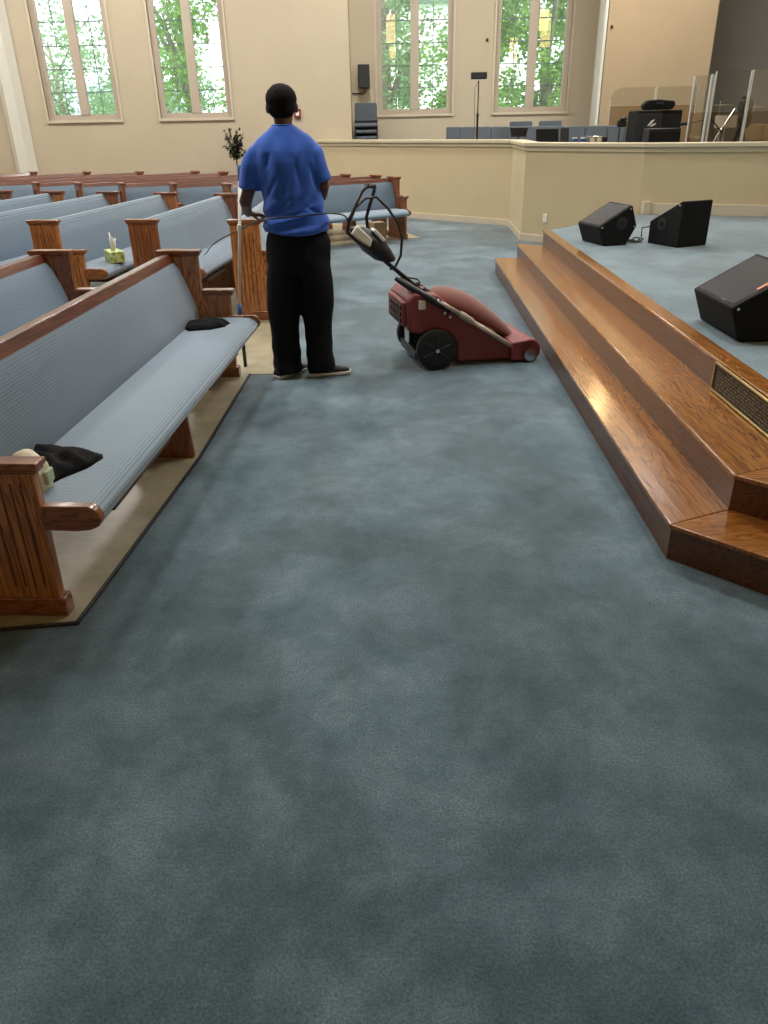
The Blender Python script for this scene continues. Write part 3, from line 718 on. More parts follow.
# ------------------------------------------------------------------ stage monitors
def monitor(name, loc, rz, prof, depth, grille_edge, label, cup, sc_=1.0, logo=False):
    t = empty(name, loc, rz); tag(t, label, 'speaker', 'black stage monitors')
    MB().prism(prof, 0, depth, 'xz').build('cabinet', M['blackmatte'], t, bevel=.012, seg=3)
    (x0, z0), (x1, z1) = grille_edge
    d = Vector((x1-x0, 0, z1-z0)); L = d.length; d.normalize(); nn = Vector((-d.z, 0, d.x))
    if nn.z < 0: nn = -nn
    mt = Matrix(((d.x, 0, nn.x, x0), (0, 1, 0, 0), (d.z, 0, nn.z, z0), (0, 0, 0, 1)))
    MB().box(.025, L-.025, .03, depth-.03, -.004, .003, mt).build('grille', M['grille'], t, bevel=.002)
    if logo: MB().box(L*.42, L*.62, .035, .06, .003, .006, mt).build('badge', M['badge'], t)
    # recessed handle cup on the near side
    MB().cyl((cup[0], 0, cup[1]), .055, -.006, .004, 'y', 24).build('handle_cup', M['greyblack'], t, auto=40)
    MB().cyl((cup[0], 0, cup[1]), .028, -.010, -.002, 'y', 20).build('connector', M['black'], t)
    cx = sum(p[0] for p in prof)/len(prof); cz = sum(p[1] for p in prof)/len(prof)
    for p in prof[2:]: MB().cyl((p[0]+(cx-p[0])*.16, 0, p[1]+(cz-p[1])*.16), .009, -.006, .002, 'y', 10).build('corner_screw', M['chrome'], t)
    for y in (.06, depth-.06): MB().cyl(((prof[0][0]+prof[1][0])/2, y, 0), .012, -.0005, .006, 'z', 10).build('foot', M['black'], t)
    return t
M['badge'] = plain('red_badge', (200,120,100), .35)
mp = [(0, 0), (.24, 0), (.335, .17), (.265, .36), (-.07, .175)]
monitor('stage_monitor', (2.15, 7.70, .471), R(14), mp, .43, (mp[4], mp[3]), 'black wedge monitor with a light reflecting grille, farthest left on the stage', (.17, .20))
mq = [(0, 0), (.40, 0), (.40, .40), (.385, .405), (.0, .20)]
monitor('stage_monitor', (2.625, 7.875, .471), math.atan2(7.51-7.87, 2.785-2.625), mq, .36, (mq[4], mq[3]), 'upright black monitor with its tall flat back to the right, beside the cable', (.17, .19))
monitor('stage_monitor', (1.935, 4.11, .471), R(0), [(x*1.02, z*1.06) for x, z in mp], .55, ((mp[4][0]*1.02, mp[4][1]*1.06), (mp[3][0]*1.02, mp[3][1]*1.06)), 'black wedge monitor nearest the camera, cut by the right edge, red badge on its grille', (.21, .17), logo=True)
cab = []; rc = random.Random(2)
for k in range(60):
    a = k/59*math.pi*5; cab.append((2.50+.06*math.cos(a)+k*.0012, 7.93+.05*math.sin(a*1.1), .478+.002*abs(math.sin(k))+(.03*math.sin(k/59*3.14) if k % 17 > 9 else 0)))
cab = [(2.42, 7.95, .48)]+cab+[(2.60, 8.0, .50), (2.59, 7.98, .60), (2.66, 7.9, .62)]
o = MB().tube(cab, .006, 6).build('speaker_cable', M['black'], smooth=True); tag(o, 'black cable coiled on the stage carpet between two monitors', 'cable')

# ------------------------------------------------------------------ wide carpet vacuum
vc = empty('carpet_vacuum', (.326, 5.58, 0), math.atan2(.22, .975)); tag(vc, 'maroon wide carpet vacuum with big black wheels and a long handle', 'vacuum')
b = MB()
side = [(-.19, .27), (-.20, .48), (-.15, .53), (.02, .51), (.12, .42), (.24, .34), (.60, .12), (.60, .02), (.17, .03), (.165, .17), (.10, .245), (0, .275), (-.10, .245)]
b.prism(side, -.245, .245, 'xz'); b.build('body', M['maroon'], vc, bevel=.018, seg=3)
gx = MB().box(-.225, -.185, -.21, .21, .30, .47); gx.build('motor_housing', M['maroon'], vc, bevel=.015)
g2 = MB()
for i in range(5):
    for j in range(3): g2.box(-.236, -.224, -.18+i*.062, -.13+i*.062, .32+j*.045, .352+j*.045)
g2.build('vent_grille', M['black'], vc, bevel=.003)
MB().box(-.12, -.07, -.252, -.243, .42, .48).build('switch', M['cream'], vc, bevel=.003)
# brush housing
n_ = MB(); n_.tube([(.70, -.29, .085), (.70, .29, .085)], .083, 28); n_.prism([(.56, .02), (.56, .15), (.64, .16), (.72, .165), (.72, .02)], -.29, .29, 'xz')
n_.build('brush_housing', M['maroon'], vc, bevel=.01)
for y in (-.30, .30): MB().cyl((.70, 0, .06), .045, y-.006, y+.006, 'y', 20).build('roller_end', M['chrome'], vc)
# soft bag: lofted lump
bg = MB(); rs = []
vs = []; fs = []; NN = 16; st_ = [(.0, .03, .46), (.05, .14, .455), (.14, .19, .44), (.26, .2, .39), (.40, .19, .31), (.52, .16, .235), (.62, .10, .175), (.68, .02, .14)]
top = [.0, .055, .075, .095, .095, .07, .035, .0]
for (u, w, z), h in zip(st_, top):
    for k in range(NN):
        a = math.pi*2*k/NN; vs.append((u, w*math.cos(a), z-.02+(h+.03)*max(-.3, math.sin(a))))
for i in range(len(st_)-1):
    for k in range(NN): fs.append((i*NN+k, i*NN+(k+1) % NN, (i+1)*NN+(k+1) % NN, (i+1)*NN+k))
fs += [tuple(range(NN-1, -1, -1)), tuple((len(st_)-1)*NN+k for k in range(NN))]
bg.add(vs, fs); bg.build('dust_bag', M['maroon_bag'], vc, smooth=True, sub=1)
MB().tube([(.005, -.262, .475), (.17, -.262, .378)], .016, 14).build('suction_tube', M['tan_tube'], vc, smooth=True)
MB().tube([(.17, -.262, .378), (.19, -.262, .366), (.265, -.262, .318)], [.020, .024, .021], 14).build('coupling', M['tan_tube'], vc, auto=40)
MB().tube([(.26, -.262, .32), (.60, -.262, .10)], .016, 14).build('suction_tube', M['tan_tube'], vc, smooth=True)
for y in (-.275, .275):
    w = MB(); s_ = 1 if y > 0 else -1
    w.tube([(0, y-.028, .142), (0, y-.022, .142), (0, y+.022, .142), (0, y+.028, .142)], [.125, .142, .142, .125], 36)
    W_ = w.build('wheel', M['tire'], vc, auto=35)
    h = MB(); h.cyl((0, 0, .142), .105, y+s_*.024, y+s_*.031, 'y', 30); h.build('wheel_disc', M['black'], W_, auto=40)
    sp = MB()
    for k in range(6):
        a = k*math.pi/3+.4; sp.tube([(0, y+s_*.032, .142), (.1*math.cos(a), y+s_*.032, .142+.1*math.sin(a))], .005, 6)
    sp.build('spoke', M['greyblack'], W_); MB().cyl((0, 0, .142), .014, y+s_*.026, y+s_*.045, 'y', 14).build('hub', M['chrome'], W_)
MB().tube([(-.02, -.27, .142), (-.02, .27, .142)], .012, 10).build('axle', M['steel'], vc)
MB().box(-.13, -.10, -.2, .22, .06, .12).build('rear_bar', M['steel'], vc, bevel=.006)
MB().prism([(-.12, .08), (-.08, .08), (-.02, .26), (-.12, .27)], .02, .14, 'xz').build('rear_plate', M['chrome'], vc, bevel=.004)
# handle: two black tubes, pouch, loop
for y in (-.06, .06):
    MB().tube([(.06, y, .40), (.0, y, .47), (-.30, y, .72), (-.40, y*.9, .83)], .013, 10).build('handle_tube', M['black'], vc, smooth=True)
MB().box(-.10, .10, -.10, .10, .44, .52, Matrix.Rotation(R(38), 4, 'Y')).build('handle_base', M['black'], vc, bevel=.01) if False else None
hb = MB(); hb.tube([(.12, -.11, .36), (.0, -.11, .49), (-.05, -.10, .53)], [.02, .026, .018], 10); hb.tube([(.12, .11, .36), (.0, .11, .49), (-.05, .10, .53)], [.02, .026, .018], 10); hb.tube([(.0, -.11, .49), (.0, .11, .49)], .018, 10)
hb.tube([(-.24, -.10, .61), (-.16, -.19, .56), (-.04, -.252, .49), (.05, -.268, .43)], [.016, .024, .026, .016], 10); hb.tube([(-.20, -.06, .60), (-.06, -.16, .50), (.04, -.22, .44)], .016, 10)
hb.build('handle_bracket', M['black'], vc, auto=50)
sw = MB(); sw.tube([(.10, -.255, .40), (.02, -.262, .47), (-.02, -.2, .50), (.0, -.11, .49)], .016, 10); sw.build('tube_elbow', M['black'], vc, smooth=True)
kb = MB()
for p in ((.06, -.27, .39), (.10, -.265, .36)): kb.ell(p, (.014, .014, .014), 10, 8)
kb.build('knob', M['chrome'], vc, smooth=True)
po = MB(); po.rings([(-.27, 0, .71, .04, .05), (-.29, 0, .725, .075, .08), (-.35, 0, .79, .10, .09), (-.40, 0, .86, .10, .09), (-.46, 0, .92, .075, .07), (-.48, 0, .945, .05, .05)], 20)
remesh(po, 'control_pouch', M['black'], vc, .008, 4)
lb = MB(); lb.prism([(-.545, .905), (-.50, .965), (-.40, .875), (-.415, .82)], -.115, -.06, 'xz'); lb.build('label_plate', M['white'], vc, bevel=.01)
lb = MB(); lb.prism([(-.39, .925), (-.37, .935), (-.30, .86), (-.325, .85)], -.08, .02, 'xz'); lb.build('label_plate', M['white'], vc, bevel=.006)
for pts in ([(-.40, -.10, .80), (-.50, -.13, .86), (-.575, -.14, .93), (-.555, -.13, 1.0), (-.50, -.10, 1.10), (-.455, -.07, 1.17), (-.42, -.05, 1.195), (-.37, -.03, 1.195)],
            [(-.36, .10, .84), (-.385, .11, .92), (-.39, .12, .99), (-.365, .10, 1.08), (-.345, .06, 1.16), (-.35, .03, 1.19), (-.38, 0, 1.198)]):
    MB().tube(pts, .012, 10).build('handle_loop', M['steel'], vc, smooth=True)
MB().tube([(-.42, -.05, 1.197), (-.40, -.02, 1.20), (-.35, .02, 1.19)], .017, 10).build('grip', M['black'], vc, smooth=True)
MB().tube([(-.56, -.1, 1.0), (-.50, -.06, 1.07), (-.42, 0, 1.12), (-.34, .02, 1.125), (-.26, .03, 1.05), (-.19, .03, .95), (-.165, .02, .85), (-.175, .02, .74), (-.22, .02, .66), (-.255, .02, .655)], .009, 8).build('power_lead', M['steel'], vc, smooth=True)
MB().tube([(-.20, -.02, .62), (-.14, -.03, .60), (-.07, -.03, .585), (-.05, -.03, .56), (-.08, -.03, .54)], .006, 8).build('control_cable', M['black'], vc, smooth=True)

# ------------------------------------------------------------------ man
mn = empty('person', (-.53, 5.25, 0)); tag(mn, 'man seen from behind in a blue T-shirt and black trousers, standing by the front pew', 'person')
OX, OY = -.53, 5.25
def T(p): return (p[0]-OX, p[1]-OY, p[2])
def tb_(mb, pts, rad, n=14, sq=(1, 1)): mb.tube([T(p) for p in pts], rad, n, True, sq)
bd = MB()
# torso, neck, head
bd.rings([T((-.53, 5.25, z))[:2]+(z, rx, ry) for z, rx, ry in ((.80, .10, .08), (.86, .15, .09), (.95, .15, .09), (1.08, .13, .085), (1.2, .14, .09), (1.32, .15, .095), (1.42, .15, .085), (1.49, .10, .07), (1.53, .06, .055))], 24)
tb_(bd, [(-.545, 5.25, 1.45), (-.565, 5.255, 1.55), (-.572, 5.27, 1.66)], [.062, .054, .058], 16)
hx, hy, hz = -.572, 5.275, 1.668
bd.ell(T((hx, hy, hz+.012)), (.076, .095, .095), 24, 16)
bd.ell(T((hx+.006, hy+.035, hz-.05)), (.056, .062, .062), 20, 12)     # jaw
bd.ell(T((hx+.018, hy+.098, hz-.018)), (.012, .016, .018), 10, 8)      # nose
bd.ell(T((hx+.014, hy+.088, hz-.055)), (.022, .012, .008), 12, 8)      # mouth
bd.ell(T((hx-.01, hy+.088, hz+.02)), (.028, .012, .008), 10, 8); bd.ell(T((hx+.04, hy+.08, hz+.02)), (.026, .012, .008), 10, 8)
for s_ in (-1, 1): bd.ell(T((hx+s_*.088, hy+.006, hz-.012)), (.012, .018, .032), 12, 10)
# arms
tb_(bd, [(-.68, 5.25, 1.40), (-.745, 5.247, 1.34), (-.812, 5.24, 1.20), (-.845, 5.28, 1.13), (-.852, 5.36, 1.065), (-.85, 5.40, 1.05)], [.045, .046, .041, .040, .030, .026], 14)
tb_(bd, [(-.44, 5.25, 1.40), (-.388, 5.25, 1.34), (-.345, 5.26, 1.21), (-.365, 5.33, 1.16), (-.43, 5.44, 1.12), (-.46, 5.48, 1.115)], [.045, .046, .042, .042, .030, .026], 14)
# hands: palm plus fingers
def hand(mb, w, d, up, side_, curl=1.0, th=1):
    w = Vector(w); d = Vector(d).normalized(); up = Vector(up); up = (up-d*up.dot(d)).normalized(); sd = d.cross(up).normalized()*side_
    # palm
    mb.tube([T(w-d*.01), T(w+d*.03), T(w+d*.075), T(w+d*.085)], [(.014, .024), (.017, .036), (.015, .038), (.011, .034)], 14)
    ls = (.062, .070, .066, .052)
    for k in range(4):
        o_ = w+d*.078+sd*(-.030+k*.020); L_ = ls[k]
        p1 = o_+d*L_*.40-up*L_*.15*curl; p2 = p1+d*L_*.05-up*L_*.40*curl; p3 = p2-d*L_*.28*curl-up*L_*.12
        mb.tube([T(o_-d*.02), T(o_), T(p1), T(p2), T(p3)], [.0085, .0090, .0082, .0076, .0062], 8)
    o_ = w+d*.022-sd*.030*th
    mb.tube([T(o_), T(o_-sd*.018+d*.022-up*.006), T(o_-sd*.012+d*.048-up*.022), T(o_+d*.062-up*.032)], [.012, .0105, .009, .007], 8)
hand(bd, (-.85, 5.405, 1.048), (.75, .45, -.12), (0, .1, 1), 1)
hand(bd, (-.462, 5.482, 1.113), (-.35, .8, -.05), (0, 0, 1), 1)
# legs
for (xa, xk, xf, yf) in ((-.615, -.635, -.65, 5.23), (-.445, -.43, -.40, 5.23)):
    tb_(bd, [(xa, 5.25, .88), (xa, 5.25, .78), (xk, 5.255, .48), (xf, yf, .12), (xf, yf, .06)], [.088, .082, .055, .034, .028], 14)
fdir = {-.65: (.62, .78), -.40: (.97, .2)}
for xf, d in fdir.items():
    tb_(bd, [(xf-d[0]*.05, 5.23-d[1]*.05, .05), (xf+d[0]*.05, 5.23+d[1]*.05, .045), (xf+d[0]*.12, 5.23+d[1]*.12, .038)], [.026, .026, .016], 12)
remesh(bd, 'body', M['skin'], mn, .0055, 3)
# hair
hr = MB(); hr.ell(T((hx, hy-.006, hz+.034)), (.094, .104, .086), 28, 18); hr.ell(T((hx, hy-.034, hz-.01)), (.084, .068, .068), 24, 14)
def hairfn(co, n): return co+n*.004*noise.noise(co*90)
def cut_hair(mb):
    out = MB(); out.v = mb.v; out.f = mb.f; return out
remesh(hr, 'hair', M['hair'], mn, .006, 2, hairfn)
# shirt
sh = MB()
sh.rings([T((cx, cy, 0))[:2]+(z, rx, ry) for z, cx, cy, rx, ry in (
    (.945, -.522, 5.25, .212, .145), (.96, -.522, 5.25, .215, .149), (1.04, -.528, 5.25, .204, .146), (1.12, -.536, 5.25, .194, .140), (1.20, -.545, 5.25, .190, .138), (1.28, -.556, 5.25, .196, .140),
    (1.36, -.562, 5.25, .204, .140), (1.42, -.568, 5.25, .206, .130), (1.46, -.570, 5.25, .196, .116), (1.495, -.572, 5.25, .166, .10), (1.52, -.572, 5.25, .128, .088), (1.545, -.573, 5.252, .092, .078), (1.562, -.573, 5.255, .068, .066))], 40)
tb_(sh, [(-.67, 5.25, 1.44), (-.735, 5.248, 1.395), (-.778, 5.245, 1.33), (-.805, 5.243, 1.26), (-.815, 5.24, 1.205)], [.07, .074, .070, .069, .071], 22)
tb_(sh, [(-.46, 5.25, 1.435), (-.405, 5.25, 1.39), (-.378, 5.25, 1.33), (-.362, 5.252, 1.27), (-.356, 5.254, 1.245)], [.07, .072, .067, .064, .065], 22)
def shirtfn(co, n):
    x, y, z = co
    w = .010*noise.noise(Vector((x*7, y*7, z*3.0)))+.004*noise.noise(Vector((x*16+z*7, y*12, z*5)))
    low = max(0, min(1, (1.22-z)/.2))
    w += low*.009*math.sin((z*1.0-x*.35)*55+2*noise.noise(Vector((x*5, y*5, z*5))))
    w += (1-low)*.005*math.sin((x*1.2-(z-1.3)*.35)*48+3*noise.noise(co*4))*max(0, min(1, (1.5-z)/.1))
    if y < 0:
        for x0, z0, x1, z1, a, wd in CREASES:
            dx, dz = x1-x0, z1-z0; t = max(0, min(1, ((x-x0)*dx+(z-z0)*dz)/(dx*dx+dz*dz)))
            d = math.hypot(x-x0-dx*t, z-z0-dz*t); w -= a*math.exp(-(d/wd)**2)*math.sin(math.pi*min(1, max(.02, t)))
    return co+n*w
CREASES = [(-.17, 1.02, .17, 1.10, .016, .012), (-.17, .99, .18, 1.0, .010, .009), (-.16, 1.07, .02, 1.17, .014, .012), (.02, 1.06, .16, 1.15, .014, .012), (-.17, 1.15, -.07, 1.30, .012, .013),
           (.19, 1.05, .06, 1.12, .012, .011), (-.04, 1.18, -.09, 1.42, .010, .014), (.05, 1.2, .03, 1.40, .009, .014), (.16, 1.20, .11, 1.36, .012, .014), (-.15, 1.32, -.13, 1.42, .012, .012), (-.02, 1.08, .10, 1.20, .010, .010)]
remesh(sh, 'shirt', M['shirt'], mn, .007, 8, shirtfn)
cl = MB(); cl.tube([T((-.573+.062*math.cos(a)*1, 5.257+.062*math.sin(a), 1.562)) for a in [k*math.pi/10 for k in range(21)]], .007, 8, False)
cl.build('collar', M['shirt'], mn, smooth=True)
# trousers
tr = MB()
tr.rings([T((cx, cy, 0))[:2]+(z, rx, ry) for z, cx, cy, rx, ry in ((.70, -.53, 5.25, .20, .13), (.78, -.53, 5.25, .212, .14), (.88, -.522, 5.25, .212, .138), (.93, -.522, 5.25, .20, .13), (.96, -.525, 5.25, .178, .118), (1.0, -.525, 5.25, .15, .10))], 36)
tr.rings([T((cx, 5.245, 0))[:2]+(z, rx, ry) for z, cx, rx, ry in ((.035, -.645, .100, .125), (.09, -.645, .096, .12), (.20, -.648, .094, .112), (.34, -.650, .095, .108), (.48, -.645, .112, .115), (.62, -.640, .114, .12), (.76, -.625, .108, .12), (.85, -.62, .09, .11))], 28)
tr.rings([T((cx, 5.245, 0))[:2]+(z, rx, ry) for z, cx, rx, ry in ((.045, -.414, .106, .125), (.09, -.416, .100, .12), (.20, -.420, .096, .112), (.34, -.422, .097, .108), (.48, -.42, .114, .115), (.62, -.422, .114, .12), (.76, -.435, .108, .12), (.85, -.44, .09, .11))], 28)
def trfn(co, n):
    x, y, z = co
    w = .012*noise.noise(Vector((x*6, y*6, z*2.2)))+.005*noise.noise(Vector((x*18, y*18, z*6)))
    if z < .35: w += .006*math.sin(z*50+x*14)*(1-z/.35)
    return co+n*w
remesh(tr, 'trousers', M['trousers'], mn, .008, 5, trfn)
# shoes
for xf, d in fdir.items():
    c = Vector((xf, 5.23, 0)); an = math.atan2(d[1], d[0])
    if xf == -.65: c = Vector((-.655, 5.235, 0))
    def S(u, v, z): return T((c.x+u*math.cos(an)-v*math.sin(an), c.y+u*math.sin(an)+v*math.cos(an), z))
    so = MB(); sl = [(-.11, .028), (-.10, .036), (-.04, .037), (.03, .040), (.10, .046), (.15, .042), (.18, .028), (.192, .010)]
    top_ = [S(u, w, 0)[:2] for u, w in sl]+[S(u, -w, 0)[:2] for u, w in reversed(sl)]
    so.prism(top_, .002, .026); so.build('sole', M['sole'], mn, bevel=.006)
    up_ = MB(); rr = [(-.105, .030, .075), (-.06, .036, .095), (0, .037, .09), (.05, .040, .075), (.10, .043, .06), (.15, .038, .05), (.178, .024, .04)]
    vs = []; fs = []; N_ = 14
    for u, w, h in rr:
        for k in range(N_):
            a = 2*math.pi*k/N_; vs.append(S(u, w*math.cos(a), .024+(h-.024)*max(0, math.sin(a))**.8))
    for i in range(len(rr)-1):
        for k in range(N_): fs.append((i*N_+k, i*N_+(k+1) % N_, (i+1)*N_+(k+1) % N_, (i+1)*N_+k))
    fs += [tuple(range(N_-1, -1, -1)), tuple((len(rr)-1)*N_+k for k in range(N_))]
    up_.add(vs, fs); up_.build('shoe', M['shoe'], mn, smooth=True)

# pole held by the man, standing on the floor
pl = empty('broom_handle', (-.985, 5.47, .004)); tag(pl, 'long white pole with blue ends held upright by the man at the pew aisle', 'pole')
MB().tube([(0, 0, .44), (.085, 0, 1.245)], .011, 12).build('shaft', M['white'], pl, smooth=True)
MB().tube([(.085, 0, 1.24), (.093, 0, 1.335)], .014, 12).build('top_grip', M['blue'], pl, smooth=True)
MB().tube([(-.0, 0, .32), (.0, 0, .45)], [.017, .015], 12).build('ferrule', M['blue'], pl, smooth=True)
MB().tube([(.052, -.012, .93), (.056, -.012, .97)], .016, 10).build('tape_band', M['white'], pl)
MB().tube([(0, 0, .0), (0, 0, .32)], .013, 12).build('lower_shaft', M['steel'], pl, smooth=True)
# power cord from the vacuum past the man to the pews
cd = [(-.198, 5.37, .975), (-.22, 5.34, 1.03), (-.30, 5.16, 1.065), (-.357, 5.07, 1.07), (-.482, 5.04, 1.062), (-.638, 5.06, 1.052), (-.732, 5.22, 1.029), (-.793, 5.40, 1.008), (-.953, 5.6, .925), (-1.115, 5.8, .85), (-1.28, 6.25, .75), (-1.42, 6.85, .66), (-1.58, 7.4, .53), (-1.72, 7.9, .435)]
def smooth_path(p, n=6):
    out = []; P = [Vector(q) for q in p]
    for i in range(len(P)-1):
        a, b, c, d = P[max(i-1, 0)], P[i], P[i+1], P[min(i+2, len(P)-1)]
        for k in range(n):
            t = k/n; out.append(.5*((2*b)+(c-a)*t+(2*a-5*b+4*c-d)*t*t+(3*b-a-3*c+d)*t*t*t))
    out.append(P[-1]); return out
o = MB().tube(smooth_path(cd), .005, 8).build('power_cord', M['steel'], smooth=True); tag(o, 'dark power cord running from the vacuum through the hand of the man to a pew', 'cord')

# ------------------------------------------------------------------ lamps
LA = [(-3.2, -1.5, 2.98+.35), (0, 0, 0)]
GL = 'glowing lantern pendants behind the camera'
def lantern(x, y, z, lab, s=1.0):
    t = empty('pendant_lantern', (x, y, z)); tag(t, lab, 'lamp', GL)
    MB().tube([(0, 0, -.45*s), (0, 0, .45*s)], .17*s, 20).build('glass_shade', M['lantern'], t, auto=40)
    for q in (-1, 1): MB().tube([(0, 0, q*.45*s), (0, 0, q*.5*s)], .2*s, 20).build('cap', M['bronze'], t, auto=40)
    MB().tube([(0, 0, .5*s), (0, 0, CEIL-z)], .012, 6).build('rod', M['bronze'], t)
# positions whose mirror image in the panes falls where the photo shows the glows
lantern(-6.9, 2*LW-38, 3.79, 'glowing lantern pendant at the left rear of the hall')
lantern(.69, 2*RW-38, 5.05, 'glowing lantern pendant near the middle of the hall', 1.2)
lantern(.86, 2*RW-43, 4.75, 'glowing lantern pendant at the middle rear of the hall')
lantern(5.93, 2*RW-38, 4.2, 'glowing lantern pendant at the right of the hall, lower one')
lantern(7.07, 2*RW-37, 4.8, 'glowing lantern pendant at the right of the hall, higher one', 1.3)
k_ = 0
def fill_ceiling_light(x, y, p, size=1.1, c=(1, .93, .84)):  # unseen fixtures added to brighten the hall from above
    global k_
    k_ += 1
    t = empty('fill_ceiling_light', (x, y, CEIL)); tag(t, 'unseen round ceiling light added to brighten the hall, out of the frame', 'light', 'added ceiling fill lights')
    MB().tube([(0, 0, -.06), (0, 0, 0)], size/2+.05, 28).build('fill_housing', M['white'], t, auto=40)
    MB().tube([(0, 0, -.075), (0, 0, -.062)], size/2, 28).build('fill_diffuser', M['fill_disc'], t, auto=40)
    L = bpy.data.lights.new('fill_ceiling_lamp', 'AREA'); L.shape = 'DISK'; L.size = size; L.energy = p; L.color = c
    o = bpy.data.objects.new('fill_ceiling_lamp', L); col.objects.link(o); o.location = (0, 0, -.09); o.parent = t
for x in (-9, -4.5, 0, 4.5):
    for y, p in ((8.2, 105), (13.6, 225)): fill_ceiling_light(x, y, p, c=(1, .965, .92))
for x, lab in ((-1.6, 'unseen downlight pendant added for fill above the front pews, out of the frame'), (1.7, 'unseen downlight pendant added for fill above the steps, out of the frame')):
    t = empty('fill_downlight', (x, 5.1, 4.0)); tag(t, lab, 'lamp', 'added fill pendants')
    MB().tube([(0, 0, .0), (0, 0, .14), (0, 0, .16)], [.26, .20, .05], 28).build('shade', M['white'], t, auto=40)
    MB().tube([(0, 0, .15), (0, 0, CEIL-4.0)], .01, 6).build('rod', M['bronze'], t)  # rod of the added fill pendant
    MB().tube([(0, 0, -.006), (0, 0, .0)], .24, 28).build('fill_diffuser', M['fill_disc'], t)
    L = bpy.data.lights.new('fill_downlight_lamp', 'AREA'); L.shape = 'DISK'; L.size = .5; L.energy = 62; L.color = (1, .97, .93)  # fill lamp added out of view to brighten the middle carpet
    o = bpy.data.objects.new('fill_downlight_lamp', L); col.objects.link(o); o.location = (0, 0, -.02); o.parent = t
t = empty('pendant_spotlight', (3.95, 13.5, 3.62)); tag(t, 'warm pendant lamp hanging over the choir platform, above the frame', 'lamp')
MB().tube([(0, 0, -.2), (0, 0, .2)], .11, 20).build('glass_shade', M['pendant'], t, auto=40); MB().tube([(0, 0, .2), (0, 0, CEIL-3.62)], .012, 6).build('rod', M['bronze'], t)

# ------------------------------------------------------------------ outside
struct(MB().box(-70, 60, 17.6, 110, -1.2, -1.0).build('ground', M['lawn']))
rt = random.Random(11)
def tree(x, y, h, r, mat, label, dense=1.0, trunk=.25, bare=0):
    t = empty('tree', (x, y, -1.0)); tag(t, label, 'tree', 'trees outside the windows')
    tk = MB(); tk.tube([(0, 0, 0), (.1, 0, h*.35), (-.1, .1, h*.7)], [trunk, trunk*.8, trunk*.4], 10)
    for k in range(7):
        a = rt.random()*6.28; tk.tube([(0, 0, h*(.25+.06*k)), (r*.35*math.cos(a), r*.35*math.sin(a), h*(.42+.06*k)), (r*.75*math.cos(a), r*.75*math.sin(a), h*(.55+.06*k))], [trunk*.4, trunk*.25, trunk*.08], 6)
    tk.build('trunk', M['bark'], t)
    cr = MB(); blobs = []
    for k in range(int(26*dense)):
        a = rt.random()*6.28; q = math.sqrt(rt.random())*r; z = h*(.28+.68*rt.random()); w = 1-abs(z/h-.6)*.9
        blobs.append((q*math.cos(a)*w, q*math.sin(a)*w, z, r*rt.uniform(.22, .4)))
    for bx, by, bz, br in blobs:
        for j in range(230):
            v = Vector((rt.gauss(0, 1), rt.gauss(0, 1), rt.gauss(0, 1))); v = v.normalized()*br*rt.random()**.4
            s = rt.uniform(.09, .17); q = Vector((bx, by, bz))+v
            mt = Matrix.Translation(q) @ Matrix.Rotation(rt.random()*6.28, 4, 'Z') @ Matrix.Rotation(rt.random()*3.1, 4, 'X')
            cr.add([(-s*.5, 0, 0), (0, -s*.4, .01), (s*.5, 0, 0), (0, s*.4, .01)], [(0, 1, 2, 3)], mt)
    cr.build('foliage', mat, t)
tree(-14.5, 33, 5.2, 2.6, M['treeleaf2'], 'round green tree seen through the left half of the first window', 1.5, .12)
tree(-11.2, 31, 7.5, 2.5, M['treeleaf2'], 'thin pale tree in the right half of the first window', 1.0, .12)
tree(-5.7, 27, 10, 2.1, M['treeleaf'], 'tall leafy tree in the right half of the second window', 1.5)
tree(-8.4, 34, 5.5, 2.3, M['treeleaf2'], 'lower tree in the left half of the second window')
tree(.2, 27, 10, 1.9, M['treeleaf2'], 'tall tree at the left side of the third window', 1.4)
tree(3.2, 29, 9, 1.9, M['treeleaf'], 'green tree in the right half of the third window', 1.4)
tree(5.0, 26, 7.5, 1.9, M['treeleaf'], 'bright green tree in the left half of the fourth window', 1.7)
tree(7.0, 27.5, 8.0, 1.8, M['treeleaf'], 'bright green tree in the right half of the fourth window', 1.7)
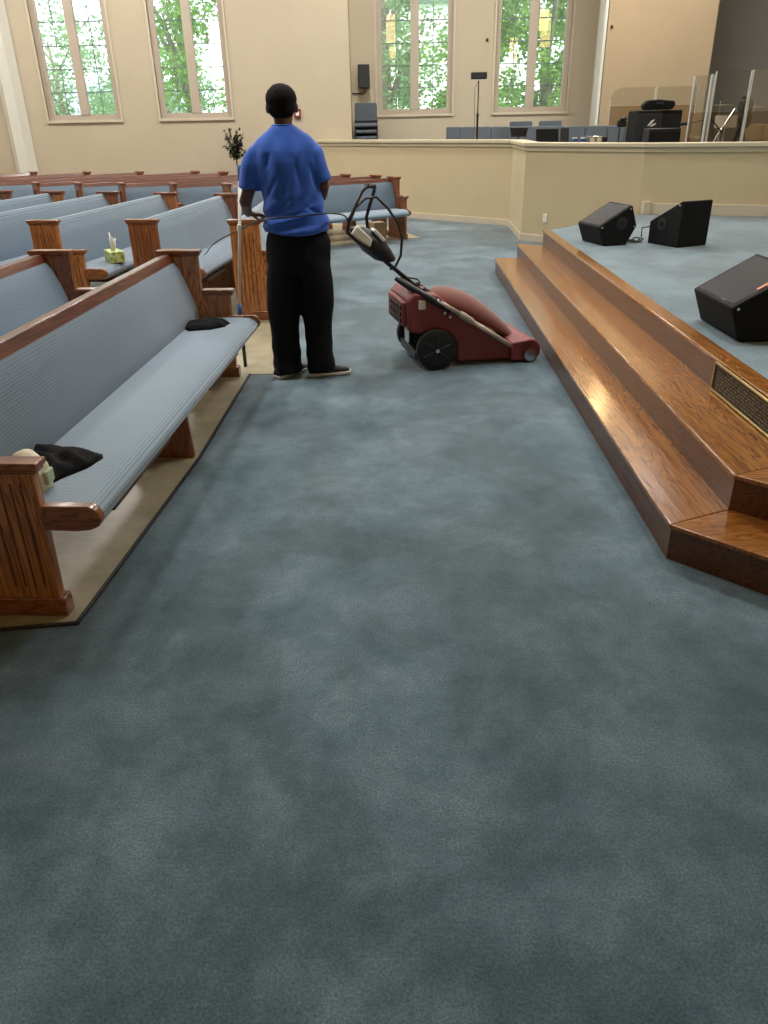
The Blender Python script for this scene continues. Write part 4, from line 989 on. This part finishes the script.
def house(x, y, w, d, h, rh, label):
    t = empty('house', (x, y, -1.0)); tag(t, label, 'house')
    MB().box(-w/2, w/2, -d/2, d/2, 0, h).build('walls', M['siding'], t)
    MB().prism([(-d/2-.5, h-.1), (0, h+rh), (d/2+.5, h-.1), (d/2+.3, h-.25), (-d/2-.3, h-.25)], -w/2-.4, w/2+.4, 'yz').build('roof', M['roof'], t)
    for k in (-1, 1):
        f_ = MB().box(k*w*.25-.5, k*w*.25+.5, -d/2-.06, -d/2, h*.4, h*.75).build('house_window', M['white'], t)
        MB().box(k*w*.25-.42, k*w*.25+.42, -d/2-.07, -d/2-.06, h*.43, h*.72).build('house_pane', M['greyblack'], f_)
house(-15.2, 40, 11, 6, 2.9, 1.5, 'white house with a grey roof seen low in the first window')
house(3.2, 44, 7, 6, 7.5, 1.2, 'tall pale house behind the trees of the third window')

# ------------------------------------------------------------------ light from outside
w = bpy.data.worlds.new('world'); sc.world = w; w.use_nodes = True; nt = w.node_tree
bgn = nt.nodes['Background']; bgn.inputs[0].default_value = (.86, .94, 1, 1); bgn.inputs[1].default_value = 5.0
su = bpy.data.lights.new('sun', 'SUN'); su.energy = 4.5; su.angle = .05; su.color = (1, .96, .88)
so = bpy.data.objects.new('sun', su); col.objects.link(so); so.rotation_euler = (R(48), 0, R(20))

# ------------------------------------------------------------------ camera
cam = bpy.data.cameras.new('camera'); co = bpy.data.objects.new('camera', cam); col.objects.link(co)
F = 769.0; YH = 122.0; pitch = math.atan((512-YH)/F); roll = R(1.12)
cam.sensor_fit = 'VERTICAL'; cam.sensor_height = 24; cam.lens = 24*F/1024
fwd = Vector((0, math.cos(pitch), -math.sin(pitch))); up = Vector((0, math.sin(pitch), math.cos(pitch))); rt_ = Vector((1, 0, 0))
# image content is rotated counter-clockwise (horizon rises to the right): camera rolls clockwise
r2 = rt_*math.cos(roll)+up*(-math.sin(roll)); u2 = rt_*math.sin(roll)+up*math.cos(roll)
mt = Matrix((r2, u2, -fwd)).transposed().to_4x4(); mt.translation = Vector((0, 0, 1.57)); co.matrix_world = mt
cam.clip_start = .05; cam.clip_end = 300
sc.camera = co
sc.view_settings.view_transform = 'Standard'; sc.view_settings.look = 'None'; sc.view_settings.gamma = 1; sc.view_settings.use_curve_mapping = False
sc.view_settings.exposure = 0.0
sc.cycles.use_denoising = True
sc.cycles.max_bounces = 8; sc.cycles.transparent_max_bounces = 16
sc.cycles.sample_clamp_indirect = 6
